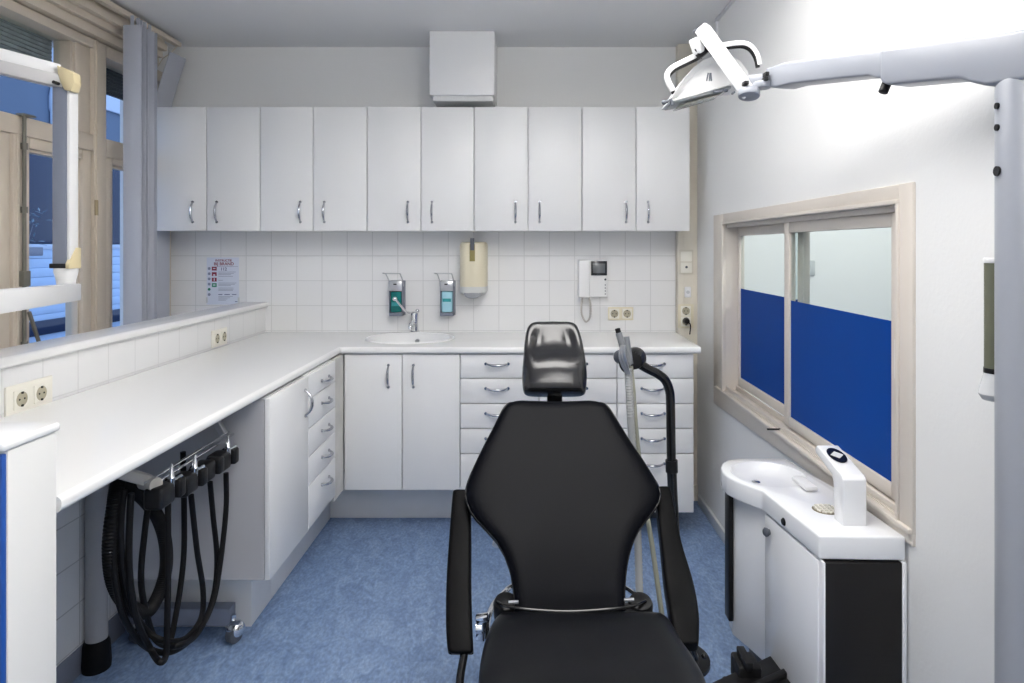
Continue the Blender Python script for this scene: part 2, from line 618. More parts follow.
for k in range(8):
    z = 2.17 + k * .017
    b.box(-2.125, -2.108, 3.15, 3.625, z, z + .0155, .004)
b.build('roller_shutter', M['darkgrey'], w1)

# ------------------------------------------------------------------ window_2 (right wall, sliding, to the next room)
w2 = sroot('window_2', (XR, 2.45, .62))
b = MB()
x0, x1 = XR - .008, XR + .002
b.box(x0, x1, 1.600, 1.6625, .706, 1.562, .003)
b.box(x0, x1, 3.158, 3.318, .706, 1.562, .003)
b.box(x0, x1, 1.6625, 3.158, 1.522, 1.562, .003)
b.prism([(x0, 1.600, .676), (x0, 3.318, .620), (x0, 3.318, .706), (x0, 1.600, .706)], (x1 - x0, 0, 0), .003)
b.box(XR - .016, x1, 1.655, 3.166, 1.512, 1.524, .003)
b.box(XR - .016, x1, 3.148, 3.166, .71, 1.52, .003)
b.box(XR - .014, x1, 1.655, 1.668, .71, 1.52, .003)
b.box(XR - .018, x1, 1.602, 3.26, .704, .718, .004)
b.box(XR, XR + .09, OY0, 1.664, .70, 1.53)
b.box(XR, XR + .09, 3.150, OY1, .70, 1.53)
b.box(XR, XR + .09, 1.664, 3.150, 1.512, 1.53)
b.box(XR, XR + .09, 1.664, 3.150, .70, .722)
b.box(XR + .004, XR + .014, 1.664, 3.150, .722, .740, .002)
b.box(XR + .05, XR + .058, 1.664, 3.150, .722, .745, .002)
b.box(XR + .008, XR + .018, 1.664, 3.150, 1.495, 1.512, .002)
b.box(XR + .062, XR + .084, 1.664, 3.150, 1.496, 1.512, .002)
b.build('window_frame', M['beige_int'], w2)


def sash(xa, xb, y0, y1, z0, z1, st0, st1, name='sliding_sash'):
    bb = MB()
    bb.box(xa, xb, y0, y0 + st0, z0, z1, .003)
    bb.box(xa, xb, y1 - st1, y1, z0, z1, .003)
    bb.box(xa, xb, y0 + st0, y1 - st1, z1 - .038, z1, .003)
    bb.box(xa, xb, y0 + st0, y1 - st1, z0, z0 + .040, .003)
    o = bb.build(name, M['beige_int'], w2)
    xm = (xa + xb) / 2
    MB().box(xm - .003, xm + .003, y0 + st0, y1 - st1, z0 + .04, z1 - .038).build('pane', M['glass_int'], o)
    f = MB().box(xm - .0050, xm - .0038, y0 + st0, y1 - st1, z0 + .04, 1.207).build('blue_film', M['blue_film'], o)
    f['label'] = 'opaque blue film on the lower glass'
    return o


s1 = sash(XR + .020, XR + .046, 1.666, 2.475, .738, 1.495, .080, .045)
sash(XR + .060, XR + .086, 2.40, 3.148, .745, 1.495, .05, .022)
b = MB()
b.box(XR + .015, XR + .021, 1.705, 1.722, 1.06, 1.165, .0025)
b.build('finger_pull', M['plastic'], s1)
b = MB()
b.cyl((XR - .045, 2.47, .722), (XR + .01, 2.47, .722), .0035, n=8)
b.build('stop_pin', M['black'], w2)
# pale framed panel on the wall of the next room
t = thing('wall_panel', 'pale square panel on the white wall beyond the sliding window', 'wall panel', (1.57, YB, 1.245))
b = MB()
b.box(1.528, 1.614, YB - .012, YB, 1.245, 1.328, .003)
b.build('plate', mat('pale_grey_panel', (0.55, 0.57, 0.57), 0.5), t)

# ------------------------------------------------------------------ outside
struct(MB().box(-12, -2.3, -4, 22, -0.1, 0).build('ground', M['ground']))
nb = thing('neighbouring_building', 'blue boarded house across the way seen through the left window', 'building', (-6, 8.5, 0))
b = MB()
for k in range(12):
    z = k * .115
    b.box(-6.2, -6.0 + .008 * (k % 2), 4, 17, z, z + .112, .004)
b.build('siding', M['sid_light'], nb)
b = MB()
b.box(-6.2, -6.02, 4, 17, 1.38, 5.5)
b.build('upper_wall', M['sid_grey'], nb)
for (y0, y1) in ((7.3, 8.75), (9.2, 10.4), (5.2, 6.8), (11.2, 12.6)):
    o = MB().box(-6.03, -5.99, y0, y1, 1.45, 2.72, .01).build('window', M['navy'], nb)
    bb = MB()
    bb.box(-6.02, -5.96, y0 - .08, y1 + .08, 1.38, 1.44, .01)
    bb.box(-6.02, -5.975, y0 - .05, y0, 1.44, 2.76, .006)
    bb.box(-6.02, -5.975, y1, y1 + .05, 1.44, 2.76, .006)
    bb.build('surround', M['whitetrim'], o)
b = MB()
b.box(-6.01, -5.97, 9.25, 10.0, 3.35, 3.95, .01)
b.build('window', M['whitetrim'], nb)
b = MB()
b.cyl((-5.99, 8.32, 2.75), (-5.99, 8.32, 4.6), .03, n=14)
b.lathe([(0.03, 0), (.045, .05), (.045, .2), (.03, .3)], (-5.99, 8.32, 3.1), n=14)
b.build('drain_pipe', M['whitetrim'], nb)
b = MB()
b.box(-6.0, -5.96, 4, 17, 0.32, 0.50, .01)
b.build('plinth_band', M['navy'], nb)
t = thing('window_box_plants', 'pale leafy plants in a box below the dark outside window', 'plant', (-5.88, 7.3, 1.30))
b = MB()
b.box(-5.945, -5.80, 6.7, 7.9, 1.30, 1.40, .008)
for s in range(5):
    b.tube([(-5.88, 6.85 + s * .22, 1.38), (-5.86, 6.87 + s * .22, 1.5), (-5.84, 6.83 + s * .24, 1.68)], .004, 6, smooth=4)
b.build('planter', M['slate'], t)
b = MB()
for s in range(110):
    c = Vector((-5.83 + random.uniform(-.03, .12), 7.3 + random.uniform(-.55, .55), random.uniform(1.42, 1.85)))
    d = Vector((random.uniform(-1, 1), random.uniform(-1, 1), random.uniform(-.4, .6))).normalized()
    L = random.uniform(.05, .1)
    sdir = d.cross(Vector((.3, .2, 1))).normalized() * L * .18
    up = d.cross(sdir).normalized() * .006
    b.loft([[c + up * .3, c - up * .3, c - up * .2 + d * .002], [c + d * L * .5 + sdir, c + d * L * .5 - up, c + d * L * .5 - sdir],
            [c + d * L + up * .1, c + d * L - up * .1, c + d * L * 1.01]])
b.build('foliage', M['leaf'], t)

# ------------------------------------------------------------------ handles
def arc_handle(p, along, out, L=.105, bulge=.026, r=.0050):
    """bow handle: ends on the surface at p +- along*L/2, belly out"""
    p, along, out = Vector(p), Vector(along).normalized(), Vector(out).normalized()
    pts = []
    n = 12
    for i in range(n + 1):
        u = i / n * 2 - 1
        pts.append(p + along * u * L / 2 + out * (bulge * (1 - abs(u) ** 2.6)))
    b = MB()
    b.tube(pts, lambda s: r * (0.75 + .55 * math.sin(math.pi * s)), 8)
    for e in (-1, 1):
        q = p + along * e * L / 2
        b.cyl(q - out * .001, q + out * .006, r * 1.35, n=10)
    return b


# ------------------------------------------------------------------ upper cabinets
ux = [154, 206.5, 260, 313, 367, 421, 474, 528, 582, 636, 690]
hx = [193, 217, 300.5, 324.5, 408, 432, 515.5, 539.5, 626, 648]
DU = 3.45
ztop, zbot = CZ + 140 / F * DU, CZ + 16 / F * DU
uplab = ['white two-door wall cabinet at the left end beside the blinds, above the fire notice',
         'white two-door wall cabinet second from the window blinds',
         'white two-door wall cabinet in the middle, above the washbasin and soap dispensers',
         'white two-door wall cabinet above the chair headrest, fourth from the window',
         'white two-door wall cabinet at the right end beside the beige column']
for i in range(5):
    a, c, e = [(ux[2 * i + k] - VX) / F * DU for k in range(3)]
    t = thing('wall_cabinet', uplab[i], 'cabinet', ((a + e) / 2, YB, zbot), 'white wall cabinets in a row')
    b = MB().box(a + .002, e - .002, DU + .02, YB - .013, zbot + .003, ztop - .002, .001, 1)
    b.build('body', M['lam'], t)
    for k, (p, q) in enumerate(((a, c), (c, e))):
        d = MB().box(p + .0018, q - .0018, DU, DU + .018, zbot, ztop, .0025, 2).build('door', M['lam'], t)
        hp = P(hx[2 * i + k], 212, DU)
        arc_handle((hp.x, DU, hp.z), (0, 0, 1), (0, -1, 0)).build('handle', M['handle'], d)

# ------------------------------------------------------------------ lower cabinets at the back wall
DL = 3.16
ztl = 0.892
lx = [(v - VX) / F * DL for v in (344, 402, 460, 539, 617, 694)]
zl = CZ - 243 / F * DL
rows = [CZ - (y - VY) / F * DL for y in (353.6, 378.4, 403.5, 428.6, 453.6, 490)]
rows[0] = ztl
t = thing('sink_cabinet', 'white two-door base cabinet under the oval washbasin', 'cabinet', ((lx[0] + lx[2]) / 2, 3.4, 0))
b = MB()
b.box(lx[0] + .002, lx[0] + .020, DL + .02, YB - .013, zl, ztl)
b.box(lx[2] - .020, lx[2] - .002, DL + .02, YB - .013, zl, ztl)
b.box(lx[0] + .02, lx[2] - .02, DL + .02, YB - .013, zl, zl + .018)
b.box(lx[0] + .02, lx[2] - .02, YB - .025, YB - .013, zl, ztl)
b.build('body', M['lam'], t)
for k, hpx in ((0, 388.5), (1, 413.5)):
    d = MB().box(lx[k] + .0018, lx[k + 1] - .0018, DL, DL + .018, zl, ztl - .002, .0025).build('door', M['lam'], t)
    hp = P(hpx, 376, DL)
    arc_handle((hp.x, DL, hp.z), (0, 0, 1), (0, -1, 0)).build('handle', M['handle'], d)
MB().box(lx[0] - .145, lx[2], 3.42, 3.44, 0.0, zl, .002).build('toe_kick', M['kick'], t)

dlab = ['white five-drawer base unit next to the sink cabinet', 'white five-drawer base unit directly behind the headrest',
        'white five-drawer base unit at the right end of the worktop, reaching lowest']
for i in range(3):
    a, e = lx[2 + i], lx[3 + i]
    zz = rows[:]
    zz[5] = zl if i < 2 else CZ - 266 / F * DL
    t = thing('drawer_unit', dlab[i], 'drawer unit', ((a + e) / 2, 3.4, 0), 'white drawer units along the back wall')
    MB().box(a + .002, e - .002, DL + .02, YB - .013, zz[5] + .002, ztl, .001, 1).build('body', M['lam'], t)
    for k in range(5):
        d = MB().box(a + .0018, e - .0018, DL, DL + .018, zz[k + 1] + .0022, zz[k] - .0022, .0025).build('drawer', M['lam'], t)
        zc = zz[k] - .058
        arc_handle(((a + e) / 2 - .012, DL, zc + .012), (1, 0, 0), (0, -1, -.25), L=.108).build('handle', M['handle'], d)
    MB().box(a + (0 if i < 2 else .01), e - (0 if i < 2 else .02), 3.42, 3.44, 0.0, zz[5] - .001, .002).build('toe_kick', M['kick'] if i < 2 else M['darkgrey'], t)

# ------------------------------------------------------------------ cabinets of the left run
XF = -.875
zs = 0.274
t = thing('side_cupboard', 'white one-door cupboard under the left counter, its grey side facing the hoses', 'cabinet', (-1.15, 2.43, 0))
MB().box(-1.462, XF - .019, 2.238, 2.630, zs, ztl - .001, .001, 1).build('body', M['lam_edge'], t)
d = MB().box(XF - .018, XF, 2.238, 2.630, zs, ztl - .003, .0025).build('door', M['lam'], t)
hy = -XF * F / (528 - 305)
arc_handle((XF, hy, CZ - (403 - VY) / F * hy), (0, 0, 1), (1, 0, 0), L=.100, bulge=.028).build('handle', M['handle'], d)
MB().box(-1.462, -1.023, 2.44, 2.629, 0, zs - .002, .002).build('toe_kick', M['kick'], t)
t = thing('side_drawer_unit', 'white five-drawer unit in the inner corner of the left counter', 'drawer unit', (-1.15, 2.82, 0))
MB().box(-1.462, XF - .019, 2.632, 3.0, zs, ztl - .001, .001, 1).build('body', M['lam'], t)
srows = [ztl - .002] + [CZ - (y - VY) / F * 3.0 for y in (381, 406.7, 431.5, 457)] + [zs]
for k in range(5):
    d = MB().box(XF - .018, XF, 2.634, 2.999, srows[k + 1] + .0015, srows[k] - .0015, .0025).build('drawer', M['lam'], t)
    arc_handle((XF, 2.845, srows[k] - .052), (0, 1, 0), (1, 0, -.15), L=.10, bulge=.028).build('handle', M['handle'], d)
MB().box(-.90, -.883, 3.001, 3.155, zs - .03, ztl - .002).build('corner_filler', M['filler'], t)
MB().box(-1.462, -1.023, 2.631, 3.415, 0, zs - .032, .002).build('toe_kick', M['kick'], t)

# ------------------------------------------------------------------ worktop with cut-out, and basin
ZW = 0.927
b = MB()
pts = [(-1.468, 1.262), (-.892, 1.262), (-.892, 3.14), (.823, 3.14), (.829, 3.655), (.829, YB - .013), (-1.468, YB - .013)]
tbm = bmesh.new()
vs = [tbm.verts.new((x, y, ztl + .003)) for x, y in pts]
f = tbm.faces.new(vs)
r = bmesh.ops.extrude_face_region(tbm, geom=[f])
bmesh.ops.translate(tbm, vec=(0, 0, ZW - ztl - .003), verts=[g for g in r['geom'] if isinstance(g, bmesh.types.BMVert)])
bmesh.ops.recalc_face_normals(tbm, faces=tbm.faces[:])
nose = []
for e in tbm.edges:
    m0, d0 = (e.verts[0].co + e.verts[1].co) / 2, e.verts[1].co - e.verts[0].co
    if abs(d0.z) < 1e-5:
        if (abs(m0.x + .892) < .01 and abs(d0.y) > .5) or abs(m0.y - 3.14) < .01:
            nose.append(e)
bmesh.ops.bevel(tbm, geom=nose, offset=.0125, segments=5, profile=.5, affect='EDGES')
b._merge(tbm)
wt = b.build('worktop', M['worktop'], None, (-1.2, 3.4, ztl + .003))
tag(wt, 'white L-shaped worktop running along the back wall and left half wall', 'worktop')
SXc, SYc, SRX, SRY = -.613, 3.435, .222, .196
cut = MB().lathe([(0, -.1), (1, -.1), (1, .1), (0, .1)], (SXc, SYc, ZW), n=48, sx=SRX - .012, sy=SRY - .012).build('cut', M['worktop'])
boolean_cut(wt, cut)
bs = thing('washbasin', 'white oval washbasin set into the worktop below the teal dispenser', 'sink', (SXc, SYc, ZW))
b = MB()
prof = [(1.03, .0006), (1.035, .004), (1.01, .008), (.965, .007), (.93, -.004), (.88, -.035), (.78, -.085), (.6, -.115), (.35, -.128),
        (.11, -.131), (.11, -.137), (.35, -.135), (.62, -.122), (.82, -.09), (.93, -.03), (.945, .0006)]
b.lathe(prof + [prof[0]], (SXc, SYc, ZW), n=48, sx=SRX, sy=SRY)
b.build('bowl', M['ceramic'], bs)
b = MB()
b.lathe([(0, 0), (.020, 0), (.024, .003), (.022, .006), (.013, .005), (0, .002)], (SXc, SYc, ZW - .133), n=20)
b.build('drain', M['chrome'], bs)
b = MB()
b.cyl((SXc + .01, SYc + .155, ZW - .036), (SXc + .01, SYc + .168, ZW - .034), .012, n=14)
b.build('overflow', M['steel'], bs)

fc = thing('lever_tap', 'chrome long-lever mixer tap standing behind the oval basin', 'tap', (-.6, 3.655, ZW))
fp = P(414, 332, 3.655)
fxx = fp.x
b = MB()
b.lathe([(0, 0), (.026, 0), (.028, .006), (.022, .012), (.019, .05), (.021, .10), (.019, .112), (0, .116)], (fxx, 3.676, ZW), n=20)
b.build('body', M['chrome'], fc)
b = MB()
b.tube([(fxx, 3.676, ZW + .045), (fxx, 3.60, ZW + .062), (fxx, 3.545, ZW + .055), (fxx, 3.535, ZW + .035)], .011, 12, smooth=6)
b.build('spout', M['chrome'], fc)
b = MB()
lp = [(fxx, 3.676, ZW + .112), P(407, 312, 3.62), P(400, 305, 3.58), P(396, 300, 3.56)]
b.tube([Vector(q) for q in lp], .0055, 10, smooth=5)
b.ball(P(395, 299, 3.555), .012, n=14)
b.ball((fxx + .016, 3.67, ZW + .120), .012, .012, .014, n=14)
b.build('lever', M['chrome'], fc)

# ------------------------------------------------------------------ things on the tiled wall
YT = YB - .012


def soap(px0, px1, label, mbottle, seen, mat_lab):
    D = YT - .07
    xa, xb = P(px0, 0, D).x, P(px1, 0, D).x
    z1, z0 = P(0, 281, D).z, P(0, 316, D).z
    zm = P(0, 291, D).z
    t = thing('soap_dispenser', label, 'soap dispenser', ((xa + xb) / 2, YT, z0), 'steel soap dispensers over the basin')
    b = MB()
    b.box(xa - .002, xb + .004, YT - .006, YT + .001, z0, z1, .002)
    b.box(xa, xa + .004, D, YT - .004, z0, z1, .001)
    b.box(xb - .004, xb, D, YT - .004, z0, z1, .001)
    b.box(xa, xb, D - .004, YT - .004, z0, z0 + .018, .002)
    b.build('bracket', M['slate'], t)
    b = MB().box(xa + .002, xb - .002, D - .008, YT - .006, zm, z1, .004)
    b.build('pump_housing', M['steel'], t)
    xm = (xa + xb) / 2
    MB().box(xm - .012, xm + .006, D - .0095, D - .0078, zm + .034, zm + .041, .001).build('keyhole', M['hole'], t)
    bo = MB().box(xa + .007, xb - .007, D + .002, YT - .01, z0 + .019, zm - .003, .008, 3).build('bottle', mbottle, t)
    MB().box(xa + .014, xb - .014, D + .0005, D + .0025, *seen(z0, zm), .0008).build('label_patch', mat_lab, bo)
    b = MB()
    zt = P(0, 273.5, D - .03).z
    za = z1 - .03
    off = -.012
    b.tube([(xa - .001, D + .02, za), (xa - .001, D + .005, z1), (xa + off, D - .03, zt), (xa + off - .014, D - .045, zt + .002)], .0032, 8)
    b.tube([(xb + .001, D + .02, za), (xb + .001, D + .005, z1), (xb + off + .004, D - .03, zt)], .0032, 8)
    b.tube([(xa + off, D - .03, zt), (xb + off + .004, D - .03, zt)], .0032, 8)
    b.build('elbow_lever', M['steel'], t)


soap(389, 402.5, 'steel soap dispenser holding a teal green bottle, left one above basin', M['green_soap'],
     lambda z0, zm: (z0 + .055, z0 + .075), M['teal_label'])
soap(440, 453.5, 'steel soap dispenser holding a pale blue bottle, beside the cream towel dispenser', M['blue_soap'],
     lambda z0, zm: (z0 + .078, z0 + .096), M['teal_label'])

D = 3.58
xa, xb = P(458.3, 0, D).x, P(486.3, 0, D).x
z1, z0 = P(0, 242, D).z, P(0, 292, D).z
t = thing('towel_dispenser', 'tall cream paper towel dispenser with rounded front on the tiled wall', 'dispenser', ((xa + xb) / 2, YT, z0))
b = MB()


def dsec(z, s, dy=0):
    xm, hw = (xa + xb) / 2, (xb - xa) / 2 * s
    rr = []
    for k in range(15):
        a = math.pi * k / 14
        ca, sa = math.cos(a), math.sin(a)
        ex = .55
        rr.append(Vector((xm + hw * math.copysign(abs(ca) ** ex, ca), YT - (YT - D) * s * (abs(sa) ** ex) - 0, z)))
    return rr


b.loft([dsec(z0, .97), dsec(z0 + .012, 1.0), dsec(z1 - .02, 1.0), dsec(z1 - .006, .97), dsec(z1, .88)])
b.build('cover', M['cream'], t)
b = MB()
zc = P(0, 287, D).z
b.loft([dsec(z0 - .020, .80), dsec(z0 - .004, 1.0), dsec(zc, 1.015)])
b.build('base', mat('pale_grey_plastic', (0.62, 0.62, 0.60), 0.35), t)
xm = (xa + xb) / 2
b = MB()
b.lathe([(0, -.006), (.9, -.006), (1, 0), (1, .006), (0, .012)], (xm, D + .012, z0 - .012), (0, -1, .35), n=24, sx=.046, sy=.026)
b.build('mouth', M['midgrey'], t)
b = MB()
b.box(xm - .012, xm + .012, D + .005, D + .02, z0 - .032, z0 - .016, .003)
b.build('towel_tip', M['plastic'], t)
b = MB()
b.box(xm - .015, xm + .015, D - .002, D + .004, z1 - .105, z1 - .012, .002)
b.build('window_strip', mat('level_strip', (0.30, 0.25, 0.09), 0.3), t)
b = MB()
b.box(xm - .011, xm + .011, D - .004, D + .006, z1 - .045, z1 + .022, .002)
b.build('lock_tab', M['darkgrey'], t)

# intercom
D = 3.665
xa, xb = P(578, 0, D).x, P(607.5, 0, D).x
z1, z0 = P(0, 260, D).z, P(0, 297, D).z
t = thing('video_intercom', 'white video intercom phone with small dark screen on tiles', 'intercom', ((xa + xb) / 2, YT, z0))
b = MB().box(xa + .002, xb, D, YT, z0, z1, .005, 3)
b.build('body', M['plastic'], t)
x2 = P(590, 0, D).x
hnd = MB()
hnd.box(xa, x2 - .003, D - .028, D - .002, z0 - .002, z1 + .002, .007, 3)
hnd = hnd.build('handset', M['plastic'], t)
b = MB().box(P(591, 0, D).x, P(607, 0, D).x, D - .006, D + .002, P(0, 275.5, D).z, P(0, 261, D).z, .003)
scr = b.build('screen', M['screen'], t)
MB().box(P(593, 0, D).x, P(605, 0, D).x, D - .0072, D - .0055, P(0, 273, D).z, P(0, 263.5, D).z, .0004).build('display', M['screen_in'], scr)
for y, big in ((279.5, 1), (285, 0), (288, 0), (291, 0), (294, 0)):
    c = P(605.3, y, D)
    MB().cyl((c.x, D + .001, c.z), (c.x, D - .003, c.z), .006 if big else .004, n=10).build('button', M['darkgrey'] if big else M['midgrey'], t)
b = MB()
cpts = [P(582.5, 297, D), P(581.5, 305, D + .005), P(582, 315, D + .01), P(586, 321.5, D + .01), P(590, 317, D + .01), P(590.5, 305, D + .005), P(589, 297, D)]
b.tube(catmull(cpts, 10), .0055, 8, corr=.18)
b.build('cord', mat('grey_cord', (0.50, 0.47, 0.44), 0.5), t)


def socket_face(b_plate, wells, c, out, side, up, r=.0195):
    pass


def double_socket(label, c, out, side, up, plate, pitch, name='power_socket', group=None, mplate=None, minset=None, insert=.055, plug=None):
    """Schuko pair: c centre on wall, out normal, side direction of the pair"""
    c, out, side, up = Vector(c), Vector(out), Vector(side), Vector(up)
    t = thing(name, label, 'power socket', c, group)
    mp, mi = mplate or M['cream'], minset or M['cream_pale']

    def bx(b, cc, w, h, d0, d1, bev):
        mt = Matrix((( side.x, out.x, up.x, cc.x), (side.y, out.y, up.y, cc.y), (side.z, out.z, up.z, cc.z), (0, 0, 0, 1)))
        b.box(-w / 2, w / 2, d0, d1, -h / 2, h / 2, bev, 2, mt)
    b = MB()
    bx(b, c, plate[0], plate[1], 0, .008, .003)
    b.build('plate', mp, t)
    for s in (-.5, .5):
        cc = c + side * pitch[0] * s + up * pitch[1] * s
        b = MB()
        bx(b, cc, insert, insert, .006, .0115, .002)
        o = b.build('outlet', mi, t)
        b = MB()
        b.lathe([(0, 0), (.0195, 0), (.0215, .0005), (.0205, .001)], cc + out * .0117, out, n=24)
        b.build('recess', M['socket_well'], o)
        b = MB()
        for (u, v) in ((-.0095, 0), (.0095, 0)):
            b.cyl(cc + side * u + out * .0122, cc + side * u + out * .0132, .0028, n=8)
        for v in (-.0185, .0185):
            q = cc + up * v + out * .0122
            mt = Matrix((( side.x, out.x, up.x, q.x), (side.y, out.y, up.y, q.y), (side.z, out.z, up.z, q.z), (0, 0, 0, 1)))
            b.box(-.003, .003, 0, .003, -.003, .003, 0, 1, mt)
        b.build('contact', M['hole'], o)
    return t


c = P(620.5, 313.5, YT)
double_socket('cream double wall socket on tiles below the intercom', (c.x, YT, c.z), (0, -1, 0), (1, 0, 0), (0, 0, 1), (.142, .074), (.071, 0))
XH = -1.475


def hw(px, py):
    d = XH * F / (px - VX)
    return Vector((XH, d, CZ - (py - VY) / F * d))


p = hw(28, 396)
double_socket('cream double socket on the half wall above the near left counter', p, (1, 0, 0), (0, 1, 0), (0, 0, 1), (.182, .088), (.077, 0), mplate=M['cream_pale'])
p = hw(218.5, 337.5)
double_socket('cream double socket on the half wall toward the back corner', p, (1, 0, 0), (0, 1, 0), (0, 0, 1), (.150, .082), (.071, 0), mplate=M['cream_pale'])
YC = 3.66
c = P(685.5, 316, YC)
s3 = double_socket('cream upright double socket with black plug on the beige column', (c.x, YC, c.z), (0, -1, 0), (1, 0, 0), (0, 0, 1), (.088, .132), (0, .058))
pl = P(685.5, 320.5, YC)
t = thing('black_plug', 'black power plug with a short cord hanging behind the worktop end', 'plug', (pl.x, YC - .013, pl.z))
b = MB()
b.cyl((pl.x, YC - .0135, pl.z), (pl.x, YC - .045, pl.z), .019, .014, n=18, bev=.003)
b.build('plug_body', M['black'], t)
b = MB()
b.tube([(pl.x + .003, YC - .04, pl.z), (pl.x + .016, YC - .045, pl.z - .02), (pl.x + .018, YC - .025, pl.z - .07), (pl.x + .020, YC - .02, 0.935)], .0035, 8, smooth=6)
b.build('cord', M['black'], t)
# switch plate and bell push on the column
c = P(686, 262, YC)
t = thing('wall_switch', 'cream switch plate with one small push button, uppermost on beige column', 'switch', (c.x, YC, c.z))
MB().box(c.x - .040, c.x + .040, YC - .007, YC, c.z - .068, c.z + .068, .003).build('plate', mat('column_plate', (0.66, 0.62, 0.52), 0.4), t)
MB().box(c.x - .031, c.x + .031, YC - .011, YC - .006, c.z + .003, c.z + .058, .003).build('blank', M['cream_pale'], t)
o = MB().box(c.x - .031, c.x + .031, YC - .011, YC - .006, c.z - .060, c.z - .002, .003).build('rocker', M['cream_pale'], t)
MB().cyl((c.x, YC - .010, c.z - .028), (c.x, YC - .014, c.z - .028), .007, n=12).build('button', M['darkgrey'], o)
c = P(687.5, 292, YC)
t = thing('bell_push', 'small white bell push between switch and socket on the column', 'switch', (c.x, YC, c.z))
MB().box(c.x - .018, c.x + .018, YC - .012, YC, c.z - .030, c.z + .030, .007, 3).build('plate', M['plastic'], t)
MB().cyl((c.x, YC - .011, c.z), (c.x, YC - .016, c.z), .009, n=14).build('button', M['clear'], t)

# fire notice
D = YT
c0, c1 = P(206.8, 257.5, D), P(239, 304.5, D)
t = thing('fire_notice', 'pale paper fire instruction notice taped to the tiles near the window', 'notice', ((c0.x + c1.x) / 2, D, c1.z))
MB().box(c0.x, c1.x, D - .0012, D + .0004, c1.z, c0.z).build('sheet', M['paper'], t)
xm = (c0.x + c1.x) / 2 + .008
zf = lambda y: P(0, y, D).z
xf = lambda x: P(x, 0, D).x
text_mesh('heading', 'INSTRUCTIE', .017, M['ink_red'], t, (xm - .004, D - .0016, zf(260.6)))
text_mesh('heading', 'BIJ BRAND', .024, M['ink_red'], t, (xm - .002, D - .0016, zf(264)))
text_mesh('emergency_number', '112', .024, M['ink_blue'], t, (xf(223.8), D - .0016, zf(269.2)))
for y, m in ((268.5, M['ink_red']), (274, M['ink_red']), (279.5, M['ink_red']), (285, M['ink_green'])):
    b = MB()
    b.box(xf(212), xf(216.8), D - .0018, D - .001, zf(y + 2), zf(y - 1.8))
    o = b.build('pictogram', m, t)
    b = MB()
    if y == 279.5:
        b.box(xf(213.9), xf(214.9), D - .0022, D - .0017, zf(y + 1.3), zf(y - 1.2))
    elif y == 274:
        b.box(xf(213.4), xf(215.4), D - .0022, D - .0017, zf(y + 1.8), zf(y + .2))
    else:
        b.box(xf(213.2), xf(215.6), D - .0022, D - .0017, zf(y + .5), zf(y - .5))
    b.build('symbol', M['paper'], o)
for k in range(6):
    c = P(209.3, 268.5 + k * 5.2, D)
    MB().cyl((c.x, D - .001, c.z), (c.x, D - .0018, c.z), .008, n=14).build('bullet', M['ink_grey'] if k != 4 else M['ink_green'], t)
b = MB()
for (y, xe) in ((272, 236), (273.4, 234), (274.6, 231), (276.3, 233), (280.3, 223), (283, 236.5), (284.3, 235), (285.6, 231), (288, 233.5), (289.3, 233.5),
                (290.5, 233), (296.5, 233), (297.8, 230), (299, 227.5), (300.2, 226)):
    b.box(xf(218.5), xf(xe), D - .0016, D - .001, zf(y + .2), zf(y - .2))
b.build('print_lines', M['ink_grey'], t)
b = MB()
for (u, v) in ((218.5, 222.5), (224.5, 230), (232, 236.5)):
    b.box(xf(u), xf(v), D - .0016, D - .001, zf(294.9), zf(294.2))
b.box(xf(217), xf(238), D - .0016, D - .001, zf(266.6), zf(266.4))
b.box(xf(235), xf(237.5), D - .0016, D - .001, zf(301.9), zf(301.3))
b.build('rule_lines', M['ink_blue'], t)
b = MB()
b.box(c0.x - .004, c0.x + .006, D - .0022, D - .001, c1.z + .01, c1.z + .04)
b.box(c1.x - .006, c1.x + .004, D - .0022, D - .001, c1.z + .01, c1.z + .04)
b.build('tape', M['clear'], t)

# boxed duct hanging from the ceiling over the cabinets
a, c = P(429.5, 30, 3.44), P(494.5, 95, 3.44)
t = thing('boxed_duct', 'white square ventilation box under the ceiling above the wall cabinets', 'ventilation box', ((a.x + c.x) / 2, 3.6, c.z))
MB().box(a.x, c.x, 3.44, YB, c.z, ZC - .001, .003).build('cover', M['plastic'], t)
MB().box(a.x + .016, c.x - .010, 3.455, YB, c.z - .028, c.z + .001, .003).build('lower_lip', mat('duct_lip', (0.70, 0.70, 0.70), 0.5), t)

# ------------------------------------------------------------------ vertical blinds
t = thing('vertical_blind', 'grey vertical blind pushed together at the window corner on a beige rail', 'blind', (-1.89, 3.15, .95))
MB().box(-1.908, -1.876, 1.0, 3.577, 2.487, 2.512, .004).build('rail', M['beige'], t)
for i, (x, y, rz, w) in enumerate(((-1.853, 3.09, 3, .083), (-1.846, 3.125, -8, .080), (-1.850, 3.155, -18, .085), (-1.846, 3.18, 4, .085), (-1.843, 3.215, -10, .082))):
    b = MB()
    rings = []
    for k in range(7):
        u = k / 6 - .5
        bow = .006 * math.cos(u * math.pi)
        rings.append((u * w, -bow))
    mt = Matrix.Translation((x, y, 0)) @ Matrix.Rotation(R(rz), 4, 'Z')
    up = [mt @ Vector((px, py, 2.443)) for px, py in rings] + [mt @ Vector((px, py + .0012, 2.443)) for px, py in reversed(rings)]
    b.loft([[v - Vector((0, 0, 1.50)) for v in up], up])
    q = mt @ Vector((0, 0, 0))
    b.box(q.x - .008, q.x + .008, q.y - .002, q.y + .002, 2.44, 2.488, .001)
    b.build('slat', M['blind'], t)
b = MB()
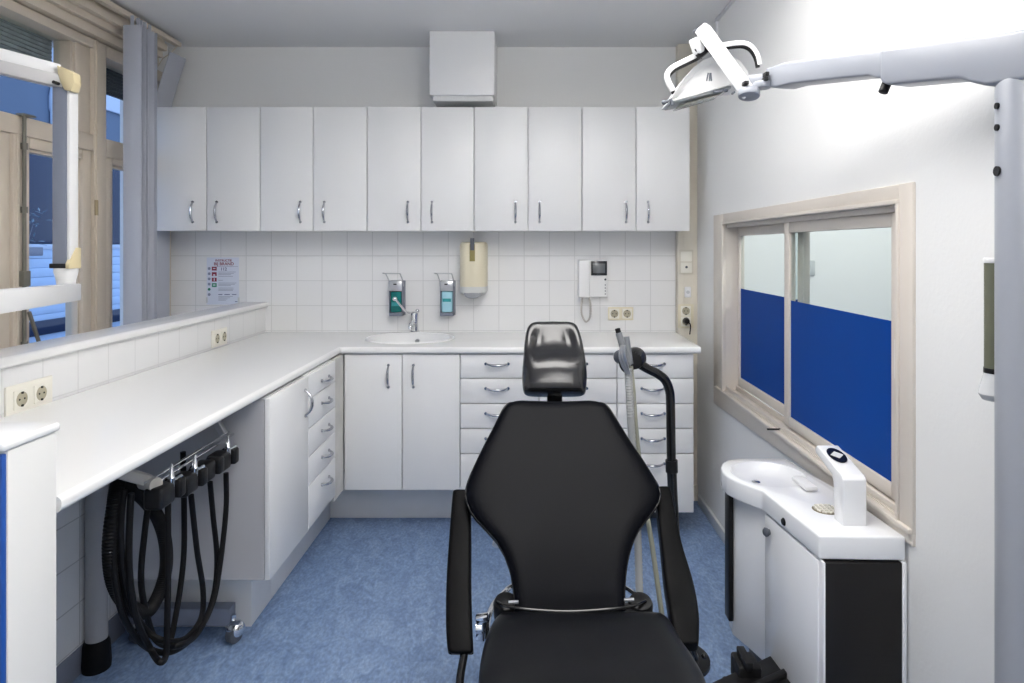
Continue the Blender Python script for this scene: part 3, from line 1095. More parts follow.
for (ys, dx) in ((3.50, 0), (3.56, .004)):
    ring = []
    for z, x in ((.95, -1.992), (1.6, -1.990), (2.10, -1.984), (2.2, -1.975), (2.35, -1.93), (2.44, -1.90)):
        y0s, y1s = ys, ys + .075
        tw = 0
        ring.append([Vector((x + dx + tw, y0s, z)), Vector((x + dx + .0014 + tw, y0s, z)), Vector((x + dx + .012 + .0014 - tw, y1s, z)), Vector((x + dx + .012 - tw, y1s, z))])
    b.loft(ring)
b.build('slat', M['blind'], t)
MB().cyl((-1.884, 3.545, .98), (-1.90, 3.55, 2.487), .0018, n=6)
b = MB()
b.tube([(-1.965, 3.44, 1.0), (-1.965, 3.44, 2.2), (-1.89, 3.56, 2.49)], .0022, 6, smooth=4)
b.build('cord', M['beige'], t)

# ------------------------------------------------------------------ jointed x-ray arm over the half wall
t = thing('xray_arm', 'white jointed arm with beige end caps standing over the left half wall', 'x-ray arm', (-1.03, 1.18, 1.072))
e = P(75, 292, 1.94)
s_ = Vector((-1.025, 1.18, 1.297))
dirv = (e - s_).normalized()
MB().obox(s_ - dirv * .05, e, .032, .0495, bev=.004).build('lower_arm', M['lampwhite'], t)
b = MB()
b.cyl((s_.x, s_.y, 1.0725), (s_.x, s_.y, 1.087), .050, n=24, bev=.003)
b.cyl((s_.x, s_.y, 1.087), (s_.x, s_.y, 1.275), .026, n=24)
b.build('mount', M['lampwhite'], t)
pc = P(66, 285, 1.945)
b = MB()
b.lathe([(0, 0), (.024, 0), (.025, .012), (.031, .036), (.031, .050), (0, .050)], (pc.x, 1.945, 1.2945), n=24)
b.build('pivot_collar', M['lampwhite'], t)
zb, zt = 1.346, CZ + (247 - 92) / F * 1.94
MB().box(-1.383, -1.342, 1.918, 1.960, zb, zt + .02, .002).build('post', M['slate'], t)
b = MB()
b.box(-1.3425, -1.333, 1.920, 1.958, zb, zt + .02, .003)
b.build('side_cover', M['lampwhite'], t)
MB().box(-1.389, -1.340, 1.913, 1.964, zb - .004, zb + .010, .002).build('lower_cap', M['black'], t)
b = MB()
b.prism([(-1.3415, 1.913, zb - .005), (-1.3415, 1.964, zb - .005), (-1.3415, 1.964, zb + .056), (-1.3415, 1.945, zb + .056), (-1.3415, 1.918, zb + .018), (-1.3415, 1.913, zb + .010)], (.0125, 0, 0), .002)
b.build('end_cap', M['capbeige'], t)
# upper beam: white upper half, grey cover below
te = P(-30, 47, 1.82)
MB().obox(P(60, 71.2, 1.94), te, .034, .034, bev=.003).build('upper_arm', M['lampwhite'], t)
MB().obox(P(64, 83, 1.935), P(-30, 60, 1.82), .040, .036, bev=.003).build('arm_cover', mat('arm_grey', (0.48, 0.47, 0.47), 0.35), t)
b = MB()
ccs = [P(56.5, 65, 1.91), P(66, 68.5, 1.91), P(73, 72.5, 1.91), P(74, 82, 1.91), P(71, 91, 1.91), P(64, 90, 1.91), P(60, 82, 1.91), P(57.5, 73, 1.91)]
b.prism(ccs, (0, .034, 0), .003)
b.build('end_cap', M['capbeige'], t)
b = MB()
q = P(53.5, 82, 1.885)
b.cyl(q, q + Vector((0, .02, 0)), .005, n=10)
b.build('screw', M['black'], t)

# ------------------------------------------------------------------ delivery unit under the left counter
XI = -1.0


def Q(px, py, X=XI):
    d = X * F / (px - VX)
    return Vector((X, d, CZ - (py - VY) / F * d))


t = thing('instrument_hanger', 'rack of dental handpiece holders with black hoses under the left counter', 'instrument rack', (XI, 1.95, .88))
b = MB()
y0, y1 = Q(150, 497).y, Q(232, 437).y
b.cyl((XI + .004, y0, .772), (XI + .004, y1, .772), .0045, n=10)
b.cyl((XI - .012, y0, .779), (XI - .012, y1, .779), .0045, n=10)
b.build('rail', M['chrome'], t)
b = MB()
b.obox((-1.13, 1.66, .868), (XI - .01, y0 + .025, .775), .030, .030, bev=.006)
b.cyl((XI + .012, y0 + .008, .772), (XI - .035, y0 + .030, .772), .019, n=18)
b.box(-1.16, -1.08, 1.60, 1.70, .86, .895, .004)
b.build('support_arm', mat('warm_grey_metal', (0.45, 0.43, 0.40), 0.4), t)
b = MB()
b.obox((-1.06, y1 - .03, .86), (XI - .01, y1 - .035, .78), .022, .022, bev=.004)
b.box(-1.10, -1.02, y1 - .10, y1 - .02, .855, .8945, .004)
b.build('support_arm', M['steel'], t)
MB().obox((-.985, 1.76, .868), (-.985, y1 - .01, .868), .035, .02, bev=.003).build('tray_edge', M['steel'], t)
MB().box(-1.08, -.99, 2.02, 2.16, .845, .893, .004).build('control_box', M['black'], t)
for k in range(3):
    q = (-.989, 2.04 + k * .042, .872)
    MB().cyl(q, (q[0] + .014, q[1], q[2]), .009, n=10).build('knob', M['chrome'], t)
blocks = [(164, 493), (188, 482), (206, 470), (222, 460)]
for i, (px, py) in enumerate(blocks):
    q = Q(px, py, XI + .015)
    b = MB()
    b.box(q.x - .03, q.x + .022, q.y - .050, q.y + .022, q.z - .030, q.z + .028, .010, 3)
    b.box(q.x - .02, q.x + .030, q.y + .030, q.y + .062, q.z - .026, q.z + .026, .008, 3)
    b.box(q.x - .02, q.x + .01, q.y + .015, q.y + .04, q.z - .012, q.z + .012, .004)
    h = b.build('holder', M['black'], t)
    if i != 2:
        b = MB()
        b.lathe([(0, 0), (.010, 0), (.010, .028), (.007, .032), (.006, .048), (.0035, .052), (.003, .066), (0, .067)],
                (q.x + .012, q.y + .012, q.z + .010), (.04, 0.02, 1), n=14)
        b.cyl((q.x + .012, q.y + .01, q.z + .026), (q.x + .024, q.y + .045, q.z + .032), .0045, n=8)
        b.build('handpiece', M['chrome'], h)
hoses = [
    [(168, 503), (168, 540), (168, 585), (167, 630), (166, 655), (160, 662), (150, 648), (137, 620), (130, 580), (129, 540), (131, 493)],
    [(191, 495), (197, 550), (203, 590), (201, 618), (186, 638), (165, 641), (146, 630), (130, 602), (122, 560), (121, 520), (124, 490)],
    [(210, 482), (213, 515), (217, 560), (213, 598), (199, 630), (174, 651), (148, 648), (126, 622), (115, 580), (113, 530), (118, 490)],
    [(226, 473), (226, 510), (220, 565), (213, 602), (197, 634), (176, 646), (156, 640), (146, 612), (141, 577), (145, 530), (149, 500)],
    [(183, 452), (184, 500), (184, 550), (180, 590), (173, 630), (169, 648)]]
for i, hp in enumerate(hoses):
    pts = [Q(x, y, XI + (.0, -.02, -.012, .006, -.06)[i]) if k < len(hp) / 2 or i == 4 else Q(x, y, XI - .05 - .014 * i) for k, (x, y) in enumerate(hp)]
    b = MB()
    b.tube(pts, .0085, 10, smooth=8)
    b.build('hose', M['black_matte'], t)
hp = [(119, 478), (115, 500), (110, 545), (114, 582), (128, 605), (146, 612), (158, 596), (166, 568), (165, 540), (157, 516), (145, 500), (131, 488), (118, 482)]
pts = [Q(x, y, XI - .08 - .004 * k) for k, (x, y) in enumerate(hp)]
b = MB()
cp = catmull(pts, 26)
b.tube(cp, .0185, 12, corr=.055)
b.build('suction_hose', M['black_matte'], t)
hp = [(60, 500), (62, 512), (56, 526), (50, 545)]
t2 = thing('corrugated_hose', 'black corrugated hose behind the low wall end under the counter', 'hose', (-1.3, 1.75, .5))
pts = [Vector((-1.30, 1.86, .88)), Vector((-1.29, 1.80, .80)), Vector((-1.27, 1.70, .68)), Vector((-1.25, 1.58, .52)), Vector((-1.25, 1.5, .25)), Vector((-1.26, 1.47, .02))]
b = MB()
b.tube(catmull(pts, 24), .020, 12, corr=.06)
b.build('tube', M['black_matte'], t2)

t = thing('counter_leg', 'grey tubular counter leg with black foot beside the tiled half wall', 'leg', (-1.42, 2.16, 0))
b = MB()
b.cyl((-1.438, 2.20, .08), (-1.438, 2.20, .80), .033, n=28)
b.cyl((-1.438, 2.20, .795), (-1.438, 2.20, .803), .036, n=28)
b.build('tube', mat('warm_grey_tube', (0.40, 0.40, 0.41), 0.35), t)
b = MB()
b.cyl((-1.438, 2.20, .80), (-1.438, 2.20, .8955), .027, n=24)
b.build('inner_tube', M['darkgrey'], t)
b = MB()
b.lathe([(0, 0), (.042, 0), (.044, .02), (.040, .085), (.034, .10), (0, .10)], (-1.438, 2.20, 0), n=28)
b.build('foot', M['black_matte'], t)
MB().cyl((-1.413, 2.178, .775), (-1.403, 2.170, .775), .008, n=10).build('screw', M['darkgrey'], t)

t = thing('castor_base', 'grey bar on chrome castors standing before the cupboard plinth', 'castor base', (-1.24, 2.36, 0))
MB().box(-1.44, -1.06, 2.345, 2.395, .055, .118, .004).build('bar', M['slate'], t)
for x in (-1.385, -1.045):
    b = MB()
    b.ball((x, 2.355, .042), .034, .030, .032)
    b.cyl((x - .010, 2.362, .062), (x - .010, 2.362, .09), .010, n=12)
    o = b.build('castor_hood', M['chrome'], t)
    MB().cyl((x + .014, 2.338, .0275), (x - .014, 2.352, .0275), .0275, n=22, bev=.004).build('wheel', M['darkgrey'], o)

# ------------------------------------------------------------------ dental chair
ch = thing('dental_chair', 'black upholstered dental treatment chair in the middle of the blue floor', 'dental chair', (.12, 1.45, 0))


def board(sections, th, nrm, exp=2.6, n=40, curve=0.0):
    """lofted cushion: sections = [(centre, half width, thickness scale)], nrm(i) normal; width along X"""
    rings = []
    for i, (c, hw, ts) in enumerate(sections):
        nn = nrm(i) if callable(nrm) else nrm
        ring = []
        for k in range(n):
            a = 2 * math.pi * k / n
            ca, sa = math.cos(a), math.sin(a)
            u = math.copysign(abs(ca) ** (2 / 6.0), ca)
            v = math.copysign(abs(sa) ** (2 / exp), sa)
            ring.append(c + Vector((1, 0, 0)) * hw * u + nn * (th * ts / 2 * v + curve * ts * (u * u)))
        rings.append(ring)
    return rings


# backrest plane: bottom (D 1.62) to top (D 2.05)
B0 = Vector((0, 1.63, CZ - 358 / F * 1.63))
B1 = Vector((0, 2.05, CZ - 155 / F * 2.05))
bdir = B1 - B0


def on_back(py):
    k = (py - VY) / F
    return ((CZ - B0.z) - k * B0.y) / (bdir.z + k * bdir.y)


bn = Vector((0, -bdir.z, bdir.y)).normalized()      # towards the sitter, up and to the camera
prof = [(402, 512, 599), (404.5, 506.5, 606), (410, 502, 611), (418, 498, 616), (430, 492, 623.5), (445, 484, 633), (460, 476.5, 643.5), (475, 469.5, 653), (486, 465.5, 659.5),
        (494, 464.5, 661.5), (502, 466, 660), (510, 469, 655), (519, 475.5, 647.5), (530, 486, 639.5), (541, 496, 634), (555, 504, 629.5), (572, 510, 626.5), (590, 513, 625), (603, 514, 625)]
secs = []
for i, (y, l, r_) in enumerate(prof):
    s = on_back(y)
    c = B0 + bdir * s
    hwid = (r_ - l) / 2 / F * c.y
    cx = ((l + r_) / 2 - VX) / F * c.y
    secs.append((Vector((cx, c.y, c.z)) - bn * .028, hwid, 1.0))
first = secs[0]
up = bdir.normalized()
secs = [(first[0] + up * .016 - bn * .012, first[1] * .80, .25), (first[0] + up * .011 - bn * .006, first[1] * .92, .66)] + \
       [(c, h, .88 if i == 0 else 1.0) for i, (c, h, s) in enumerate(secs)]
secs.append((secs[-1][0] - up * .06 - bn * .01, secs[-1][1], 1.0))
b = MB()
b.loft(board(secs, .060, bn, exp=3.0, curve=.018))
br = b.build('backrest', M['leather'], ch, angle=70)
# welt seam along the backrest rim and hard rear shell
b = MB()
sh = [(c - bn * .036, h * .93, s * .6) for c, h, s in secs[1:]]
b.loft(board(sh, .05, bn, exp=3.0, curve=.012))
b.build('back_shell', M['black'], br, angle=70)
lefts = [c + Vector((-h * 0.985, 0, 0)) + bn * .026 * s for c, h, s in secs[2:-1]]
rights = [c + Vector((h * 0.985, 0, 0)) + bn * .026 * s for c, h, s in secs[2:-1]]
topc = [secs[0][0] + bn * .004 + Vector((x, 0, 0)) for x in (-secs[0][1] * .8, 0, secs[0][1] * .8)]
b = MB()
b.tube(list(reversed(lefts)) + topc + rights, .0035, 8, smooth=4)
b.build('piping', M['black_gloss'], br)

# headrest
HB, HT = P(554.5, 391, 2.13), P(553, 318.5, 2.29)
hd = HT - HB
hn = Vector((0, -hd.z, hd.y)).normalized()
hprof = [(0.0, 527, 583, .45), (.03, 524, 586, .8), (.10, 522.5, 587, 1), (.25, 522, 587.5, 1), (.5, 523.3, 585.5, 1), (.7, 524.5, 583, 1), (.85, 526, 580, .95), (.94, 529, 577, .8), (.985, 533, 572.5, .5), (1.0, 538, 568, .25)]
rings = []
n = 56
HS = catmull([Vector((a, l, r_)) for a, l, r_, s in hprof], 3)
HSs = catmull([Vector((s, 0, 0)) for a, l, r_, s in hprof], 3)
for q, qs in zip(HS, HSs):
    a, l, r_, s = q.x, q.y, q.z, qs.x
    c = HB + hd * a
    c.x = ((l + r_) / 2 - VX) / F * c.y
    hwid = (r_ - l) / 2 / F * c.y
    ring = []
    for k in range(n):
        an = 2 * math.pi * k / n
        ca, sa = math.cos(an), math.sin(an)
        u = math.copysign(abs(ca) ** .42, ca)
        v = math.copysign(abs(sa) ** .62, sa)
        off = v * .036 * s
        bump = math.exp(-((a - .36) / .22) ** 2)
        if sa > 0:
            off += .022 * bump * sa ** .5 * (1 - .35 * u * u)
        if sa > 0:
            w = max(0.0, 1 - (abs(u) / .93) ** 2.2) * min(1, max(0, (a - .30) / .25)) * min(1, max(0, (1.0 - a) / .16))
            ridge = math.exp(-(u / .30) ** 2)
            off -= .008 * w
            off -= .021 * sum(math.exp(-((u - e) / .30) ** 2 - ((a - .64) / .23) ** 2) for e in (-.50, .50))
        ring.append(c + Vector((hwid * u, 0, 0)) + hn * (off - .03))
    rings.append(ring)
b = MB()
b.loft(rings)
hr = b.build('headrest', M['leather_gloss'], ch, angle=80)
b = MB()
b.obox(P(555, 378, 2.16) - hn * .06, P(555.5, 420, 2.06) - bn * .055, .050, .014, up=(0, -1, .5), bev=.003)
b.build('headrest_stem', M['black_gloss'], ch)
# seat
def zseat(y):
    return .527 - (1.60 - y) * .11


rows_ = [(1.605, 499, 664), (1.59, 494, 670), (1.56, 488.5, 676), (1.52, 484, 683), (1.47, 480.5, 694), (1.42, 478.5, 704), (1.37, 478, 712)]
secs = []
for (y, l, r_) in rows_:
    secs.append((Vector((((l + r_) / 2 - VX) / F * y, y, zseat(y))), (r_ - l) / 2 / F * y))
l0 = secs[-1]
for y, h in ((1.25, .252), (1.1, .255), (.95, .245), (.80, .22), (.72, .19)):
    secs.append((Vector((.139 + (1.37 - y) * .07, y, zseat(1.37) - .004 + max(0, .0))), h))
tsc = [.3, .62, .88] + [1.0] * (len(secs) - 4) + [.5]
up = Vector((0, 0, 1))
ss = [(c - up * (.05 * s + .014 * (1 - s)), h, s) for (c, h), s in zip(secs, tsc)]
# smooth the section list
cs = catmull([c for c, h, s in ss], 4)
hs = catmull([Vector((h, s, 0)) for c, h, s in ss], 4)
b = MB()
b.loft(board([(c, v.x, v.y) for c, v in zip(cs, hs)], .10, up, exp=3.2, curve=.006))
seat = b.build('seat', M['leather_seat'], ch, angle=75)
b = MB()
q = [(Vector((.118, 1.705, .455)), .150, .45), (Vector((.119, 1.69, .460)), .178, .8), (Vector((.120, 1.665, .4615)), .197, 1.0), (Vector((.121, 1.63, .462)), .203, 1.0)] + \
    [(c - up * .055, h * .93, 1.0) for c, h, s in ss[2:-1]] + [(ss[-1][0] - up * .055, ss[-1][1] * .93, .5)]
b.loft(board(q, .09, up, exp=4))
b.build('seat_shell', M['leather_seat'], ch, angle=60)
# shoulder pads either side of the backrest foot, joined by a curved rear rim
for px in (505.5, 640.5):
    q = P(px, 601, 1.655)
    MB().lathe([(0, -.05), (.026, -.05), (.030, -.035), (.031, 0), (.027, .008), (.015, .012), (0, .013)], q + Vector((0, 0, -.006)), (0, -.25, 1), n=28, sx=1.0, sy=1.1).build('hinge_cover', M['black'], ch)
b = MB()
rim = [P(497, 603, 1.64), P(506, 607, 1.615), P(530, 610.5, 1.60), P(569, 612.5, 1.597), P(610, 610, 1.60), P(634, 606.5, 1.615), P(646, 602, 1.64)]
b.tube([q + Vector((0, .004, 0)) for q in rim], .004, 10, smooth=6)
b.build('seat_rim', M['black_gloss'], ch)
for px, py in ((513.5, 602.5), (629, 600)):
    q = P(px, py, 1.60)
    MB().cyl(q + Vector((-.012, 0, 0)), q + Vector((.012, 0, .001)), .0045, n=10).build('bolt', M['chrome'], ch)
b = MB()
hoop = [P(487, 640, 1.66), P(488, 620, 1.70), P(494, 604, 1.76), P(503, 594, 1.80), P(516, 585, 1.84), P(560, 575, 1.86), P(612, 583, 1.84), P(640, 600, 1.78), P(648, 625, 1.70)]
b.tube(hoop, .0075, 10, smooth=6)
b.build('foot_hoop', M['chrome'], ch)
b = MB()
b.obox(P(476, 619, 1.60), P(488, 617, 1.60), .02, .016, bev=.003)
b.obox(P(482, 618, 1.60), P(480, 640, 1.60), .022, .016, up=(0, 1, 0), bev=.003)
b.cyl(P(476, 628, 1.60), P(482, 628, 1.60), .014, n=14)
b.build('clamp', M['chrome'], ch)
b = MB()
b.tube([P(507, 528, 1.95), P(499, 537, 1.93), P(496, 546, 1.91)], .012, 12, smooth=5)
b.build('release_lever', M['plastic'], ch)


def arm(rows, name):
    b = MB()
    rings = []
    cs = []
    for (y, l, r_, d, th) in rows:
        c = P((l + r_) / 2, y, d)
        hwid = (r_ - l) / 2 / F * d
        cs.append((c, hwid, th))
    pc = catmull([c for c, h, t_ in cs], 5)
    ph = catmull([Vector((h, t_, 0)) for c, h, t_ in cs], 5)
    N = len(pc)
    n = 24
    for i in range(N):
        d = (pc[min(i + 1, N - 1)] - pc[max(i - 1, 0)]).normalized()
        side = Vector((1, 0, 0))
        nn = side.cross(d).normalized()
        if nn.z < 0:
            nn = -nn
        sc = .86 if i in (0, N - 1) else 1.0
        ring = []
        for k in range(n):
            a = 2 * math.pi * k / n
            ca, sa = math.cos(a), math.sin(a)
            ring.append(pc[i] + side * ph[i].x * sc * math.copysign(abs(ca) ** .35, ca) + nn * (ph[i].y * sc * math.copysign(abs(sa) ** .35, sa) - ph[i].y))
        rings.append(ring)
    b.loft(rings)
    return b.build(name, M['armpad'], ch, angle=50)


la = arm([(489, 453.5, 470, 1.88, .018), (496, 452, 470.5, 1.865, .020), (540, 448.5, 471, 1.77, .022), (580, 446, 471, 1.68, .024), (620, 445.5, 472, 1.59, .024), (646, 447, 473, 1.54, .020), (653, 450, 472, 1.53, .016)], 'armrest')
ra = arm([(486, 658, 670, 1.88, .018), (494, 656, 672.5, 1.865, .020), (540, 661, 682, 1.77, .022), (580, 665, 694, 1.69, .024), (612, 670, 699.5, 1.61, .024), (636, 675, 699.5, 1.56, .020), (643, 682, 698.5, 1.545, .016)], 'armrest')
b = MB()
b.tube([P(465, 640, 1.56) - Vector((0, 0, .01)), P(464, 655, 1.54), P(460, 690, 1.49), Vector((-.12, 1.42, .36)), Vector((-.02, 1.40, .33)), Vector((.08, 1.40, .33))], .0095, 12, smooth=6)
b.build('arm_bracket', M['black_gloss'], ch)
b = MB()
b.tube([P(690, 636, 1.57) - Vector((0, 0, .01)), P(694, 652, 1.58), Vector((.40, 1.58, .40)), Vector((.32, 1.48, .34)), Vector((.2, 1.44, .33))], .006, 12, smooth=6)
b.ball(P(704, 656, 1.58), .007, n=12)
b.build('arm_bracket', M['black_gloss'], ch)
# base
b = MB()
b.box(-.03, .29, .95, 1.62, 0.0, .035, .014, 3)
b.box(.02, .24, 1.12, 1.50, .034, .10, .02, 3)
b.build('base_plate', M['black'], ch)
b = MB()
b.obox((.13, 1.30, .08), (.13, 1.42, .41), .17, .10, up=(0, 1, 0), bev=.012)
b.box(-.02, .28, 1.0, 1.58, .37, .42, .012)
b.build('lift_column', M['black'], ch)
b = MB()
b.obox((.11, 1.56, .40), (.11, 1.72, .50), .20, .05, bev=.01)
b.obox((.11, 1.70, .47), (.105, 1.86, .62), .16, .04, bev=.01)
b.build('back_hinge', M['black'], ch)

# ------------------------------------------------------------------ suction stand behind the chair
t = thing('suction_stand', 'black bent suction pole with hoses standing behind the right armrest', 'suction stand', (.50, 2.22, 0))
pp = lambda x, y, d=2.22: P(x, y, d)
b = MB()
path = [Vector((.505, 2.24, .02)), pp(676, 560), pp(673, 500), pp(671.5, 466)]
b.tube(path, .0165, 16, smooth=4)
lowp = b.build('lower_pole', M['black_gloss'], t)
b = MB()
b.tube([pp(671.5, 470), pp(671, 440), pp(670.5, 405), pp(669.5, 391), pp(665, 380), pp(657, 373.5), pp(648, 369), pp(636, 362)], .0155, 16, smooth=8)
b.build('upper_pole', M['black_gloss'], t)
MB().tube([pp(671.8, 472), pp(671.5, 460)], .0205, 18).build('collar', M['black'], t)
MB().lathe([(0, 0), (.11, 0), (.11, .012), (.03, .028), (.018, .05), (0, .05)], (.505, 2.24, 0), n=32).build('base', M['black'], t)
b = MB()
a0, a1 = pp(629, 362), pp(644, 354)
b.cyl(pp(619, 358) + Vector((0, .03, 0)), pp(625, 357.5) + Vector((0, .0, 0)), .023, n=28, bev=.006)
b.build('holder_ring', M['darkgrey'], t)
b = MB()
ax = (pp(646, 357) - pp(628, 358)).normalized()
cc = pp(637, 357.5)
rings = []
for k in range(26):
    a = 2 * math.pi * k / 26
    u, v = math.cos(a) * .044, math.sin(a) * .040
    if v < -.012 and u > 0:
        v = -.012 + (v + .012) * .45
    rings.append(cc + Vector((u * .9, 0, v)) + Vector((-.028, -.035, -.012)))
b.prism(rings, (0.028, .07, 0.004), .006)
b.build('holder_head', M['black'], t)


def handp(path, r0, tip, nm='handpiece'):
    b = MB()
    b.tube(path, lambda s: r0 * (1.0 - .12 * s), 14)
    o = b.build(nm, M['handpiece'], t)
    if tip:
        d = (path[-1] - path[0]).normalized()
        MB().cyl(path[-1] - d * .002, path[-1] + d * .014, r0 * .72, n=12, bev=.002).build('tip', M['black'], o)


handp([pp(627.5, 366, 2.18), pp(623, 347, 2.18), pp(618.5, 332.5, 2.18)], .0125, True)
handp([pp(629.5, 364, 2.185), pp(627.8, 350, 2.185), pp(626, 336.5, 2.185)], .0125, False)
b = MB()
for (dx, r_) in ((0, .004), (2.5, .004), (-2.5, .004)):
    b.tube([pp(623 + dx * .5, 345, 2.155), pp(622 + dx, 355, 2.15), pp(625 + dx, 366, 2.155), pp(629 + dx * .4, 374, 2.17)], r_, 8, smooth=5)
b.build('clip', M['steel'], t)
b = MB()
wh = [pp(628, 368, 2.18), pp(629.5, 395, 2.18), pp(631, 425, 2.18), pp(634, 470, 2.19), pp(637, 520, 2.2), pp(638.5, 560, 2.18), pp(640, 600, 2.14), Vector((.375, 2.12, .17)), Vector((.40, 2.14, .045))]
b.tube(catmull(wh, 20), .0125, 12, corr=.07)
b.build('suction_hose', M['hosewhite'], t)
b = MB()
kh = [pp(630.5, 366, 2.185), pp(633, 390, 2.19), pp(636, 430, 2.2), pp(643, 490, 2.2), pp(652, 545, 2.19), pp(660.5, 605, 2.15), Vector((.445, 2.14, .13)), Vector((.46, 2.17, .04))]
b.tube(kh, .0085, 12, smooth=8)
b.build('spray_hose', M['hosekhaki'], t)

# ------------------------------------------------------------------ spittoon unit
cu = thing('spittoon_unit', 'white spittoon unit with oval bowl under the blue sliding window', 'spittoon unit', (.80, 1.93, 0))
ZT = CZ - .716
TH = .060


def at_z(px, py, z):
    d = (CZ - z) * F / (py - VY)
    return Vector(((px - VX) / F * d, d, z))


fl, fr = Vector((.722, 1.637, ZT)), Vector((.934, 1.630, ZT))
bk_r, bk_l = Vector((.872, 2.235, ZT)), Vector((.70, 2.235, ZT))
outline = [fl, fr, Vector((.918, 1.95, ZT)), bk_r]
arc = [(.70, 2.232), (.668, 2.218), (.645, 2.190), (.628, 2.150), (.619, 2.105), (.622, 2.065), (.634, 2.030), (.652, 1.998), (.672, 1.968), (.690, 1.942)]
outline += [Vector((x, y, ZT)) for x, y in arc]
tb = bmesh.new()
vs = [tb.verts.new(v) for v in outline]
f = tb.faces.new(vs)
r = bmesh.ops.extrude_face_region(tb, geom=[f])
bmesh.ops.translate(tb, vec=(0, 0, -TH), verts=[g for g in r['geom'] if isinstance(g, bmesh.types.BMVert)])
bmesh.ops.recalc_face_normals(tb, faces=tb.faces[:])
bmesh.ops.bevel(tb, geom=[e for e in tb.edges], offset=.006, segments=3, profile=.5, affect='EDGES')
b = MB()
b._merge(tb)
top = b.build('top', M['enamel'], cu, angle=45)
BC = Vector((.757, 2.085, ZT))
cut = MB().lathe([(0, -.034), (.55, -.032), (.85, -.022), (.96, -.008), (1.0, .0), (1.0, .05), (0, .05)], BC, n=48, sx=.112, sy=.120)
# cutter in local space of the part: build it parented the same way
cutter = cut.build('cutter', M['enamel'], cu)
bpy.context.view_layer.update()
boolean_cut(top, cutter)
b = MB()
b.lathe([(0, 0), (.012, 0), (.014, .002), (.010, .004), (0, .003)], BC + Vector((-.03, .02, -.034)), n=18)
b.build('drain', M['chrome'], cu)
b = MB()
b.obox(at_z(812, 489, ZT + .012), at_z(797, 477.5, ZT + .012), .036, .012, bev=.004)
b.obox(at_z(812, 489, ZT + .005), at_z(806, 484, ZT + .005), .030, .010, bev=.003)
b.build('rinse_nozzle', M['plastic'], cu)
gc = at_z(826, 509.5, ZT)
g = MB()
g.lathe([(0, .0006), (.030, .0006), (.034, .002), (.036, .0)], gc, n=28).build('grille_well', mat('grille_plate', (0.16, 0.13, 0.07), .5), cu)
b = MB()
for k in range(-2, 3):
    h = math.sqrt(max(0, .0325 ** 2 - (k * .0125) ** 2))
    b.box(gc.x + k * .0125 - .0019, gc.x + k * .0125 + .0019, gc.y - h, gc.y + h, ZT, ZT + .004)
    b.box(gc.x - h, gc.x + h, gc.y + k * .0125 - .0019, gc.y + k * .0125 + .0019, ZT, ZT + .0045)
b.build('grille', M['cream_pale'], cu)
# cup filler tower: column with head leaning towards the bowl
b = MB()
tl, tr = at_z(843, 526, ZT), at_z(867, 526, ZT)
zt2 = CZ - (478 - VY) / F * tl.y
w_ = tr.x - tl.x
yb_ = tl.y
side_prof = [(yb_, ZT - .002), (yb_, zt2 - .004), (yb_ + .012, zt2 + .004), (yb_ + .155, zt2 + .038), (yb_ + .168, zt2 + .026), (yb_ + .162, zt2 + .014), (yb_ + .062, zt2 - .014), (yb_ + .055, zt2 - .03), (yb_ + .050, ZT - .002)]
b.prism([(tl.x, y, z) for y, z in side_prof], (w_, 0, 0), .004, 3)
tw = b.build('cup_filler', M['enamel'], cu)
tn = Vector((0, -.034, .143)).normalized()
cpos = Vector(((tl.x + tr.x) / 2, yb_ + .10, zt2 + .004 + .088 / .143 * .034))
b = MB()
b.lathe([(0, 0), (.024, 0), (.025, .0015), (0, .002)], cpos + tn * .001, tn, n=28, sx=.92, sy=1.5)
pd = b.build('sensor_ring', M['black_gloss'], tw)
b = MB()
mt = Matrix.Translation(cpos + tn * .003) @ tn.to_track_quat('Z', 'Y').to_matrix().to_4x4() @ Matrix.Rotation(R(45), 4, 'Z')
b.box(-.0125, .0125, -.0125, .0125, 0, .0012, .0004, 1, mt)
b.build('sensor', M['clear'], pd)
# body
zb_ = .235
b = MB()
xl0, xl1 = .735, .690
body = [Vector((xl0 + .006, 1.66, 0)), Vector((.928, 1.655, 0)), Vector((.866, 2.20, 0)), Vector((.680, 2.19, 0)), Vector((.654, 2.15, 0)), Vector((.650, 2.10, 0)), Vector((.680, 2.02, 0)), Vector((.71, 1.93, 0))]
b.prism([v + Vector((0, 0, .17)) for v in body], (0, 0, ZT - TH - .17), .006)
b.build('body', M['enamel'], cu)
b = MB()
dp = [Vector((.722, 1.646, 0)), Vector((.694, 1.935, 0)), Vector((.705, 1.938, 0)), Vector((.735, 1.648, 0))]
zd = ZT - TH - .006
b.prism([v + Vector((0, 0, .10)) for v in dp], (0, 0, zd - .10), .003)
door = b.build('front_door', M['enamel'], cu)
q = P(763, 532, 1.925)
kb = Vector((.6965, 1.905, CZ - (532 - VY) / F * 1.905))
outn = Vector((-1, -.1, 0)).normalized()
MB().lathe([(0, 0), (.009, 0), (.008, .006), (.012, .010), (.013, .016), (.008, .021), (0, .022)], kb - outn * .004, outn, n=18).build('lock_knob', M['darkgrey'], door)
kc = Vector((.707, 1.815, CZ - (524 - VY) / F * 1.80))
MB().lathe([(0, 0), (.010, 0), (.011, .008), (.008, .012), (0, .013)], kc - outn * .004, outn, n=18).build('push_button', M['black'], top)
b = MB()
b.box(.734, .924, 1.628, 1.662, .13, ZT - TH - .004, .003)
pn = b.build('end_panel', mat('black_end_panel', (0.014, 0.013, 0.013), 0.35, spec=.25), cu)
pn['label'] = 'matt black end panel'
b = MB()
b.box(.923, .934, 1.626, 1.70, .13, ZT - TH - .002, .003)
